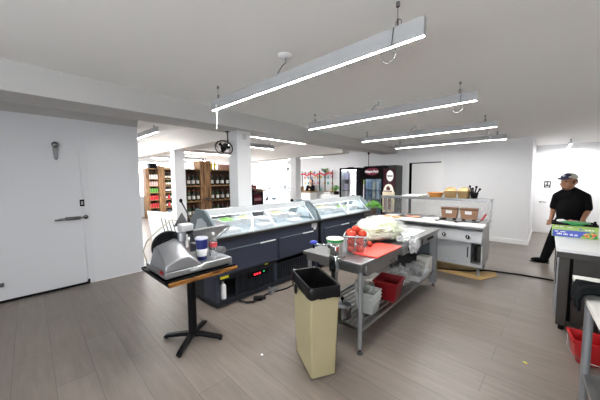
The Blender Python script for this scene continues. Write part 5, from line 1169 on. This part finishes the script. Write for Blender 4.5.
    m.build('eyes', HAIR, t)
    m = MB(); m.T = TS; m.ell(head + hf * 0.098 + Vector((0, 0, -0.050)), (0.010, 0.026, 0.005), 12, 8, rot=rot); m.ell(head + hf * 0.082 + Vector((0, 0, -0.097)), (0.018, 0.028, 0.018), 12, 8, rot=rot)
    m.build('beard', M('stubble', (0.10, 0.05, 0.035), 0.8), t)
    m = MB(); m.T = TS; m.ell(head - hf * 0.015 + Vector((0, 0, 0.01)), (0.098, 0.088, 0.070), 20, 12, rot=rot)
    m.build('hair', HAIR, t)
    # t-shirt
    J = {'hem': (Vector((0.325, 6.92, 0.86)), (0.195, 0.155)), 'belly': (Vector((0.315, 6.90, 1.04)), (0.20, 0.175)), 'chest': (Vector((0.318, 6.91, 1.23)), (0.195, 0.14)), 'top': (Vector((0.316, 6.91, 1.31)), (0.155, 0.11)), 'col': (Vector((0.308, 6.902, 1.415)), (0.078, 0.078)),
         'shr': (shr, 0.082), 'slr': (shr + (elr - shr) * 0.80, 0.072), 'shl': (shl, 0.082), 'sll': (shl + (ell_ - shl) * 0.80, 0.072)}
    E = [('hem', 'belly'), ('belly', 'chest'), ('chest', 'top'), ('top', 'col'), ('col', 'shr'), ('col', 'shl'), ('top', 'shr'), ('shr', 'slr'), ('top', 'shl'), ('shl', 'sll')]
    m = MB(); m.T = TB; m.add(*skin_geo(J, E, rt))
    remesh(m, 'tshirt', TSHIRT, t, 0.012, 5)
    # trousers
    J = {'waist': (Vector((0.325, 6.93, 0.92)), (0.165, 0.135)), 'hr': (Vector((0.235, 6.925, 0.84)), 0.115), 'knr': (Vector((0.12, 6.885, 0.50)), 0.088), 'anr': (Vector((0.015, 6.90, 0.10)), 0.068), 'hl': (Vector((0.415, 6.935, 0.84)), 0.115), 'knl': (Vector((0.41, 6.94, 0.50)), 0.088), 'anl': (Vector((0.40, 7.0, 0.09)), 0.068)}
    E = [('waist', 'hr'), ('waist', 'hl'), ('hr', 'knr'), ('knr', 'anr'), ('hl', 'knl'), ('knl', 'anl')]
    m = MB(); m.T = TB; m.add(*skin_geo(J, E, rt)); remesh(m, 'trousers', TROUS, t, 0.012, 4)
    for a, d in ((Vector((0.0, 6.895, 0)), Vector((-1, -0.12, 0)).normalized()), (Vector((0.40, 6.99, 0)), Vector((-0.6, -0.8, 0)).normalized())):
        m = MB(); m.T = TB; an = math.atan2(d.y, d.x)
        m.ell(a + d * 0.055 + Vector((0, 0, 0.048)), (0.145, 0.050, 0.048), 24, 12, rot=(0, 0, an), fn=lambda p: 1.0 if p.x < 0.2 else 1 - 0.10 * (p.x - 0.2))
        m.ell(a - d * 0.02 + Vector((0, 0, 0.075)), (0.06, 0.05, 0.055), 18, 10, rot=(0, 0, an))
        m.v = [(x, y, max(z, 0.006)) for x, y, z in m.v]
        sh = m.build('shoe', BLACK, t)
        m = MB(); m.T = TB @ Matrix.Translation(a + d * 0.055) @ Matrix.Rotation(an, 4, 'Z'); m.prism([(0.146 * math.cos(q), 0.05 * math.sin(q)) for q in [i * PI / 12 for i in range(24)]], 'z', 0.0, 0.014); m.build('sole', RUBBER, sh)
    # cap
    c = head + Vector((0, 0, 0.058))
    m = MB(); m.T = TS
    vs = []; fs = []; N, K = 28, 8
    for k in range(K + 1):
        ph = PI / 2 * k / K
        for j in range(N):
            q = 2 * PI * j / N; p = Vector((math.sin(ph) * math.cos(q) * 0.113, math.sin(ph) * math.sin(q) * 0.095, math.cos(ph) * 0.088))
            vs.append(c + Euler((0, 0, ang)).to_matrix() @ p)
    for k in range(K):
        for j in range(N): fs.append((k * N + j, (k + 1) * N + j, (k + 1) * N + (j + 1) % N, k * N + (j + 1) % N))
    m.add(vs, fs)
    for i, fc in enumerate(m.f):
        p = sum((Vector(m.v[q]) for q in fc), Vector()) / len(fc) - (TS @ c)
        if p.dot(hf) > 0.045 and abs(p.dot(hr_)) < 0.075: m.mi[i] = 1
    cp = m.build('cap', [CAPG, CAPB], t)
    s = cp.modifiers.new('solid', 'SOLIDIFY'); s.thickness = 0.004
    m = MB(); m.T = TS @ Matrix.Translation(c + hf * 0.085 + Vector((0, 0, 0.006))) @ Matrix.Rotation(ang, 4, 'Z') @ Matrix.Rotation(R(18), 4, 'Y')
    pl = [(-0.01, -0.088), (0.03, -0.080), (0.06, -0.05), (0.070, 0), (0.06, 0.05), (0.03, 0.080), (-0.01, 0.088), (0.02, 0.04), (0.03, 0), (0.02, -0.04)]
    m.prism(pl, 'z', -0.004, 0.004); m.build('brim', CAPB, cp)
    m = MB(); m.T = TS; m.ell(c + hf * 0.103 + Vector((0, 0, 0.045)), (0.012, 0.022, 0.018), 14, 8, rot=rot); m.build('cap_badge', M('pale_badge', (0.45, 0.47, 0.55), 0.7), cp)
person_man()

# ================================================================== SHOP: WINE RACKS
BG = M('wine_glass_dark', (0.010, 0.012, 0.010), 0.15); BGR = M('wine_glass_green', (0.03, 0.07, 0.03), 0.15); LABW = M('bottle_paper', (0.75, 0.72, 0.66), 0.7); CAPR = M('bottle_foil', (0.20, 0.03, 0.03), 0.4)
CAPK = M('bottle_foil_black', (0.02, 0.02, 0.02), 0.4); LABC = M('bottle_paper_cream', (0.60, 0.52, 0.38), 0.7); AMB = M('amber_wine', (0.55, 0.42, 0.05), 0.2); LABY = M('yellow_paper', (0.80, 0.65, 0.05), 0.6)
def bottle_mesh(glass, lab, cap):
    m = MB(); m.lathe([(0, 0), (0.036, 0), (0.039, 0.006), (0.039, 0.19), (0.034, 0.215), (0.016, 0.245), (0.0145, 0.30), (0.0, 0.30)], n=14, m=0)
    m.lathe([(0.0395, 0.05), (0.0395, 0.14)], n=14, m=1); m.lathe([(0.0155, 0.25), (0.016, 0.303), (0, 0.304)], n=10, m=2)
    return m.mesh('wine_bottle', [glass, lab, cap])
BOT = [bottle_mesh(BG, LABW, CAPK), bottle_mesh(BG, LABC, CAPR), bottle_mesh(BGR, LABW, CAPR), bottle_mesh(BG, LABW, CAPR)]
BOTY = bottle_mesh(AMB, LABY, CAPK)
def put(mesh, name, p, label, cat, group=None, rz=None):
    o = bpy.data.objects.new(name, mesh); COL.objects.link(o); o.location = p; o.rotation_euler.z = random.uniform(0, 0.6) if rz is None else rz
    return tag(o, label, cat, group)
def rack(label, x, y0, y1, shelves, panels, htop, depth=0.38, bands=None):
    """faces +X, front plane at x"""
    t = thing('wooden_rack', label, 'wine rack', (x - depth / 2, (y0 + y1) / 2, 0))
    T = Matrix.Translation((-(x - depth / 2), -(y0 + y1) / 2, 0))
    m = MB(); m.T = T; m.box(x - depth, x - depth + 0.02, y0, y1, 0.05, htop); m.build('back_board', M('rack_back', (0.05, 0.028, 0.015), 0.8), t)
    for z in shelves:
        m = MB(); m.T = T; m.box(x - depth + 0.02, x, y0, y1, z - 0.03, z); m.build('shelf_board', RACKH, t)
    for a, b, hh in panels:
        m = MB(); m.T = T; n = max(1, round((b - a) / 0.1)); w = (b - a) / n
        for i in range(n): m.box(x - depth, x + 0.015 + 0.006 * (i % 2), a + i * w + 0.003, a + (i + 1) * w - 0.003, 0, hh - 0.02 * (i % 2))
        m.build('plank_panel', RACKW, t)
    return t
SHV = (0.25, 0.66, 1.08, 1.50, 1.95)
rack('tall reclaimed wood wine rack beside the nearest column', -7.0, 2.92, 5.20, SHV, [(2.92, 3.02, 1.97), (3.52, 3.83, 2.17), (5.12, 5.2, 1.97)], 1.95)
snm = {0.66: 'lower', 1.08: 'middle', 1.50: 'upper'}
for z in (0.66, 1.08, 1.50):
    for side, (a, b, n) in (('left', (3.09, 3.47, 4)), ('right', (3.90, 5.05, 8))):
        for i in range(n):
            y = a + (b - a) * i / (n - 1)
            put(BOT[(i // 2 + int(z * 10)) % 4], 'wine_bottle', (-7.055, y, z), 'wine bottle on the %s shelf, %s of the tall plank panel' % (snm[z], side), 'wine bottle', 'wine bottles, %s shelf, %s of the plank panel' % (snm[z], side))
            if i % 2 == 0: put(BOT[(i + int(z * 10) + 1) % 4], 'wine_bottle', (-7.20, y + 0.05, z), 'wine bottle on the %s shelf, %s of the tall plank panel' % (snm[z], side), 'wine bottle', 'wine bottles, %s shelf, %s of the plank panel' % (snm[z], side))
for i, y in enumerate((3.62, 3.72)): put(BOT[i], 'wine_bottle', (-7.2, y, 1.951), ['left dark wine bottle standing above the tall plank panel', 'right dark wine bottle standing above the tall plank panel'][i], 'wine bottle')
for i, y in enumerate((3.92, 4.02)): put(BOTY, 'wine_bottle', (-7.1, y, 1.951), ['left yellow-labelled wine bottle on top of the rack', 'right yellow-labelled wine bottle on top of the rack'][i], 'wine bottle')
for o in [o for o in bpy.data.objects if o.name.startswith('wine_bottle') and abs(o.location.x + 7.1) < 1e-4]: o.scale = (1, 1, 0.72)
CRT = MB(); CRT.box(-0.08, 0.08, -0.06, 0.06, 0, 0.15)
CRM = CRT.mesh('gift_carton', [M('copper_carton', (0.42, 0.22, 0.14), 0.4, noise_amt=0.5, scale=14)])
for i in range(4): put(CRM, 'gift_carton', (-7.14, 4.22 + i * 0.135, 1.951), 'copper-coloured gift carton on top of the wine rack', 'carton', 'gift cartons on top of the wine rack', 0)
put(BOT[0], 'wine_bottle', (-7.14, 4.80, 1.951), 'single dark bottle on top of the rack right of the gift cartons', 'wine bottle')
# plate shelf on the plank panel
mb = MB(); mb.box(-6.978, -6.90, 3.55, 3.82, 1.10, 1.12); mb.lathe([(0.0, 0), (0.05, 0.0), (0.07, 0.02), (0.0, 0.015)], (-6.93, 3.68, 1.121), n=18)
tag(mb.build('wall_tray', DCHROME), 'small metal tray fixed on the tall plank panel', 'tray')
# leftmost rack with jars, cans and boxes
SHL = (0.10, 0.45, 0.80, 1.12, 1.42, 1.72, 2.18)
rack('leftmost wooden rack with red and white groceries', -12.7, 3.93, 5.35, SHL, [(3.93, 4.06, 2.20), (4.44, 4.70, 2.30), (5.25, 5.35, 2.2)], 2.18, 0.40)
JAR = MB(); JAR.lathe([(0, 0), (0.04, 0), (0.04, 0.15), (0.034, 0.165), (0.034, 0.19), (0, 0.19)], n=12)
def jarm(c): return JAR.mesh('grocery_jar', [c])
JC = {1.72: (jarm(M('white_tin', (0.75, 0.72, 0.70), 0.5, noise_amt=0.25, scale=30)), 'white tin', 'second highest'), 1.42: (jarm(M('white_red_tin', (0.70, 0.42, 0.40), 0.5, noise_amt=0.8, scale=30)), 'pink and white tin', 'third highest'), 1.12: (jarm(M('green_tin', (0.12, 0.35, 0.06), 0.5, noise_amt=0.6, scale=30)), 'green tin', 'middle'), 0.80: (jarm(M('red_tin', (0.60, 0.03, 0.04), 0.5, noise_amt=0.5, scale=30)), 'red tin', 'third lowest'), 0.45: (jarm(M('red_jar', (0.50, 0.03, 0.04), 0.5, noise_amt=0.6, scale=30)), 'red jar', 'second lowest'), 0.10: (jarm(M('blue_tin', (0.20, 0.26, 0.42), 0.5, noise_amt=0.9, scale=30)), 'blue and white tin', 'lowest')}
for z, (me, nmn, pos) in JC.items():
    for i in range(4): put(me, 'grocery_tin', (-12.78, 4.10 + i * 0.095, z), '%s on the %s shelf at the left of the leftmost rack' % (nmn, pos), 'tin', '%ss on the %s shelf of the leftmost rack' % (nmn, pos))
    for i in range(5): put(BOT[(i + int(z * 7)) % 4] if z > 1.0 else (me if i % 2 else BOT[i % 4]), 'wine_bottle' if z > 1 or i % 2 == 0 else 'grocery_tin', (-12.78, 4.78 + i * 0.10, z), '%s right of the panel, %s shelf of the leftmost rack' % ('bottle' if z > 1 or i % 2 == 0 else 'tin', pos), 'bottle' if z > 1 or i % 2 == 0 else 'tin', '%s right of the panel, %s shelf, leftmost rack' % ('bottles' if z > 1 or i % 2 == 0 else 'tins', pos))
t = thing('black_crate', 'black crate on top of the leftmost wooden rack', 'crate', (-12.88, 4.25, 2.181))
m = MB(); m.frustum((0, 0), (0.28, 0.30), (0.30, 0.33), 0, 0.20); m.build('crate_body', BLACK, t); m = MB(); m.box(-0.16, 0.16, -0.175, 0.175, 0.20, 0.235); m.build('lid', BLACK, t)
mb = MB(); mb.box(-0.12, 0.12, -0.13, 0.13, 0, 0.09); tag(mb.build('grocery_carton', LABC, loc=(-12.88, 4.86, 2.181)), 'cream carton on top of the leftmost rack beside the panel', 'carton')
# small dark rack with red bottles right of the nearest column
t = thing('dark_display_rack', 'small dark display rack with red bottles right of the sensor column', 'display rack', (-6.75, 5.20, 0))
m = MB(); m.box(-0.15, 0.15, -0.19, -0.165, 0, 1.36); m.box(-0.15, 0.15, 0.165, 0.19, 0, 1.36); m.box(-0.15, -0.13, -0.19, 0.19, 0, 1.36); m.build('frame', BLACK, t)
for z in (0.3, 0.62, 0.94, 1.26):
    m = MB(); m.box(-0.13, 0.15, -0.165, 0.165, z - 0.02, z); m.build('shelf', BLACK, t)
m = MB(); m.box(0.0, 0.22, 0.06, 0.30, 1.28, 1.32); m.build('side_tray', RACKW, t)
RB = bottle_mesh(M('ruby_glass', (0.09, 0.008, 0.02), 0.2), M('dark_paper', (0.25, 0.1, 0.1), 0.6), CAPR)
for z, l in ((0.94, 'upper'), (0.62, 'lower')):
    for i in range(4): put(RB, 'wine_bottle', (-6.68, 5.09 + i * 0.08, z), 'ruby bottle on the %s shelf of the dark display rack' % l, 'wine bottle', 'ruby bottles, %s shelf of the dark display rack' % l)
for i in range(2): put(RB, 'wine_bottle', (-6.7, 5.07 + i * 0.09, 1.321 if False else 1.261), ['left ruby bottle on top of the dark display rack', 'right ruby bottle on top of the dark display rack'][i], 'wine bottle')

# ================================================================== SHOP: GARLAND SHELVES, PLANTS, WOMAN, WINDOW PLANT
t = thing('plant_shelf', 'black-posted wall shelves with red garland on the far shop wall', 'shelf unit', (-7.6, 9.45, 0))
TB = Matrix.Translation((7.6, -9.45, 0))
for u in (-8.56, -8.05, -7.51, -7.20, -6.80):
    hw = 1.02 if u == -7.2 else 1.10
    m = B(); w = 0.03 if u in (-7.51, -7.2) else 0.016; m.box(u - w / 2, u + w / 2, 9.36, 9.40, hw, 2.03); m.build('post', BLACKM, t)
for z in (1.13, 1.42, 1.68, 1.90):
    m = B(); m.box(-8.58, -6.78, 9.38, 9.595, z - 0.018, z); m.build('shelf_board', RACKH if z == 1.13 else WPL, t)
mb = MB(); pts = []
for i in range(41):
    u = i / 40; x = -8.58 + 1.84 * u; k = abs(math.sin(u * PI * 3.6 + 0.9)); pts.append((x, 9.33, 1.80 + 0.10 * k + 0.02 * u))
mb.tube(pts, 0.030, 8)
tag(mb.build('garland', M('red_tinsel', (0.62, 0.02, 0.04), 0.5, noise_amt=0.3, scale=40)), 'red tinsel garland swagged across the far shop shelves', 'garland')
PAL = [M('jar_pink', (0.7, 0.25, 0.3), 0.5), M('jar_yellow', (0.75, 0.62, 0.2), 0.5), M('jar_teal', (0.1, 0.4, 0.38), 0.5), M('jar_orange', (0.7, 0.3, 0.1), 0.5), M('jar_white', (0.8, 0.8, 0.8), 0.5), M('jar_purple', (0.3, 0.2, 0.45), 0.5)]
PM = [jarm(c) for c in PAL]
zn = {1.13: 'lowest', 1.42: 'second', 1.68: 'third', 1.90: 'top'}
for z in (1.13, 1.42, 1.68, 1.90):
    for i in range(9):
        x = -8.47 + i * 0.195 + random.uniform(-.03, .03)
        if z == 1.90 and 5 <= i <= 6: continue
        put(PM[random.randrange(6)], 'gift_jar', (x, 9.49, z), 'small colourful jar on the %s garland shelf' % zn[z], 'jar', 'colourful jars on the %s garland shelf' % zn[z]).scale = (0.9, 0.9, random.uniform(0.45, 0.8))
def plant(name, label, p, pot, r, h, mat=BASIL, n=40, seed=1, ps=1.0):
    t = thing(name, label, 'potted plant', p); rs = random.Random(seed)
    m = MB(); m.lathe([(0, 0), (0.06 * ps, 0), (0.085 * ps, 0.14 * ps), (0.075 * ps, 0.14 * ps), (0.07 * ps, 0.12 * ps), (0, 0.12 * ps)], n=18); m.build('pot', pot, t)
    m = MB()
    for i in range(n):
        a = rs.uniform(0, 6.28); q = r * math.sqrt(rs.random()); z = 0.13 * ps + h * (0.25 + 0.75 * rs.random())
        m.tube([(0, 0, 0.11 * ps), (q * .5 * math.cos(a), q * .5 * math.sin(a), z * .8), (q * math.cos(a), q * math.sin(a), z)], 0.004, 4)
        m.ell((q * math.cos(a), q * math.sin(a), z), (0.05, 0.022, 0.008), 8, 5, rot=(rs.uniform(-.8, .8), rs.uniform(-.8, .8), a))
    m.build('foliage', mat, t)
    return t
LEAFD = leafy('dark_leaf', (0.02, 0.12, 0.03), (0.12, 0.34, 0.08), 20)
plant('potted_plant', 'dark leafy plant on the top garland shelf', (-7.30, 9.48, 1.901), WPL, 0.15, 0.16, LEAFD, 34, 3, 0.5)
plant('potted_plant', 'green plant in terracotta pot right of the garland shelves', (-6.58, 9.28, 1.011), M('terracotta', (0.55, 0.22, 0.1), 0.7), 0.17, 0.24, BASIL, 44, 4)
mb = MB(); mb.box(-8.7, -7.35, 8.55, 8.98, 0, 1.09); tag(mb.build('white_counter', WPL, bevel=0.005), 'white counter below the garland shelves, woman behind it', 'counter')
mb = MB(); mb.box(-8.75, -7.32, 8.50, 9.0, 1.09, 1.13); tag(mb.build('wooden_counter_top', KRAFT, bevel=0.004), 'wooden top of the white counter before the garland', 'counter top')
mb = MB(); mb.box(-7.20, -6.0, 9.05, 9.5, 0, 1.01); tag(mb.build('white_counter', WPL, bevel=0.005), 'white counter under the plant right of the garland shelves', 'counter')
t = thing('display_box', 'white printed box with coloured spots before the far plant', 'box', (-7.0, 9.12, 1.011)); t.location = (-6.85, 9.13, 1.011)
m = MB(); m.box(-0.22, 0.16, -0.06, 0.06, 0, 0.10); m.build('carton', WPL, t)
m = MB()
for i in range(6): m.box(-0.2 + i * 0.055, -0.165 + i * 0.055, -0.0625, -0.06, 0.02 + 0.01 * (i % 3), 0.06 + 0.008 * (i % 2), i % 3)
m.build('print', [PAL[2], PAL[0], PAL[1]], t)
mb = MB(); mb.box(-0.09, 0.09, -0.06, 0.06, 0, 0.14); tag(mb.build('black_box', BLACK, loc=(-6.42, 9.13, 1.011), bevel=0.004), 'small black box right of the printed white box', 'box')
mb = MB(); mb.box(-0.16, 0.16, -0.10, 0.10, 0, 0.20); tag(mb.build('cardboard_box', KRAFT, loc=(-8.24, 8.85, 1.131), bevel=0.004), 'cardboard box on the wooden counter left of the woman', 'box')
def person_woman():
    bx, by = -7.86, 9.18
    t = thing('person', 'woman in black with dark hair behind the far wooden counter', 'person', (bx, by, 0))
    J = {'hip': (Vector((0, 0, 0.92)), (0.15, 0.11)), 'chest': (Vector((0.0, 0, 1.22)), (0.13, 0.10)), 'neck': (Vector((0.01, 0, 1.40)), 0.045), 'head0': (Vector((0.02, -0.01, 1.48)), 0.05),
         'sl': (Vector((0.16, 0, 1.32)), 0.05), 'el': (Vector((0.20, -0.08, 1.08)), 0.038), 'wl': (Vector((0.08, -0.10, 1.17)), 0.028), 'sr': (Vector((-0.16, 0, 1.32)), 0.05), 'er': (Vector((-0.19, -0.08, 1.10)), 0.038), 'wr': (Vector((-0.04, -0.10, 1.20)), 0.028),
         'hl': (Vector((0.09, 0, 0.85)), 0.085), 'kl': (Vector((0.09, 0, 0.48)), 0.058), 'al': (Vector((0.09, 0.02, 0.08)), 0.04), 'fl': (Vector((0.09, -0.12, 0.035)), 0.033), 'hr': (Vector((-0.09, 0, 0.85)), 0.085), 'kr': (Vector((-0.09, 0, 0.48)), 0.058), 'ar': (Vector((-0.09, 0.02, 0.08)), 0.04), 'fr': (Vector((-0.09, -0.12, 0.035)), 0.033)}
    E = [('hip', 'chest'), ('chest', 'neck'), ('neck', 'head0'), ('chest', 'sl'), ('sl', 'el'), ('el', 'wl'), ('chest', 'sr'), ('sr', 'er'), ('er', 'wr'), ('hip', 'hl'), ('hl', 'kl'), ('kl', 'al'), ('al', 'fl'), ('hip', 'hr'), ('hr', 'kr'), ('kr', 'ar'), ('ar', 'fr')]
    m = MB(); m.add(*skin_geo(J, E)); m.ell((0.03, -0.02, 1.545), (0.078, 0.085, 0.108), 18, 12); m.ell((0.075, -0.085, 1.535), (0.02, 0.02, 0.02), 10, 6)
    for s, w in ((1, (0.06, -0.11, 1.18)), (-1, (-0.02, -0.11, 1.21))):
        for k in range(4): m.tube([Vector(w), Vector(w) + Vector((-0.03 * s, -0.02, 0.012 * k - 0.01)), Vector(w) + Vector((-0.065 * s, -0.03, 0.014 * k - 0.015))], 0.009, 6)
        m.tube([Vector(w), Vector(w) + Vector((-0.02 * s, -0.03, 0.05))], 0.01, 6)
    remesh(m, 'body', SKINL, t, 0.011, 3)
    J2 = {k: (p, (r if hasattr(r, '__len__') else (r, r))) for k, (p, r) in J.items() if k in ('hip', 'chest', 'sl', 'el', 'wl', 'sr', 'er', 'wr', 'hl', 'kl', 'al', 'hr', 'kr', 'ar')}
    J2 = {k: (p, (r[0] + 0.022, r[1] + 0.022)) for k, (p, r) in J2.items()}
    J2['wl'] = (J2['el'][0].lerp(J2['wl'][0], 0.85), 0.045); J2['wr'] = (J2['er'][0].lerp(J2['wr'][0], 0.85), 0.045)
    m = MB(); m.add(*skin_geo(J2, [e for e in E if e[0] in J2 and e[1] in J2])); remesh(m, 'black_outfit', TSHIRT, t, 0.013, 3)
    m = MB(); m.ell((0.02, 0.015, 1.575), (0.094, 0.092, 0.105), 18, 12); m.ell((0.0, 0.05, 1.47), (0.08, 0.06, 0.16), 16, 10); m.build('hair', HAIR, t)
    m = MB()
    for s in (-0.028, 0.030): m.ell((0.05 + s * 0.9, -0.098 - s * 0.25, 1.555), (0.009, 0.008, 0.006), 10, 6)
    m.build('eyes', HAIR, t)
    m = MB(); m.ell((0.058, -0.098, 1.495), (0.02, 0.010, 0.006), 12, 6); m.build('lips', M('lips', (0.45, 0.12, 0.12), 0.5), t)
person_woman()
t = thing('hanging_plant', 'green hanging plant beside the shop window', 'plant', (-9.6, 9.46, 2.12)); rs = random.Random(3)
m = MB(); m.lathe([(0, 0), (0.06, 0.0), (0.10, 0.13), (0.0, 0.13)], n=16); m.build('pot', WPL, t)
m = MB(); m.tube([(0.09, 0, 0.13), (0, 0, 0.63)], 0.004, 5); m.tube([(-0.09, 0, 0.13), (0, 0, 0.63)], 0.004, 5); m.build('hanger', DCHROME, t)
m = MB()
for i in range(90):
    z = 0.15 - 0.75 * rs.random(); q = 0.13; m.ell((rs.uniform(-q, q), rs.uniform(-q, 0.08), z), (0.055, 0.03, 0.01), 8, 5, rot=(rs.uniform(-1, 1), rs.uniform(-1, 1), rs.uniform(0, 6)))
m.build('foliage', LEAFD, t)
# car outside
def car(label, loc, rz, mat):
    t = thing('car', label, 'car', loc, rz)
    m = MB(); m.prism([(-2.1, 0.3), (-2.15, 0.75), (-1.3, 0.9), (-0.7, 1.40), (0.8, 1.43), (1.5, 0.98), (2.1, 0.9), (2.15, 0.35), (1.9, 0.28), (-1.9, 0.28)], 'y', -0.85, 0.85); m.build('body', mat, t, bevel=0.08)
    m = MB()
    for s in (-0.857, 0.851): m.prism([(-1.15, 0.92), (-0.65, 1.33), (0.75, 1.36), (1.3, 0.96)], 'y', s, s + 0.006)
    m.build('window_glass', BLACK, t)
    for u in (-1.35, 1.35):
        for s in (-0.86, 0.66):
            m = MB(); m.cyl((u, s, 0.32), (u, s + 0.2, 0.32), 0.32, n=24, m=0); m.cyl((u, s - 0.01, 0.32), (u, s + 0.21, 0.32), 0.19, n=20, m=1); m.build('wheel', [RUBBER, ALU], t)
    return t
car('pale blue car parked outside, behind the shop window', (-16.4, 15.6, -0.1), R(20), M('pale_blue_paint', (0.45, 0.62, 0.80), 0.25))
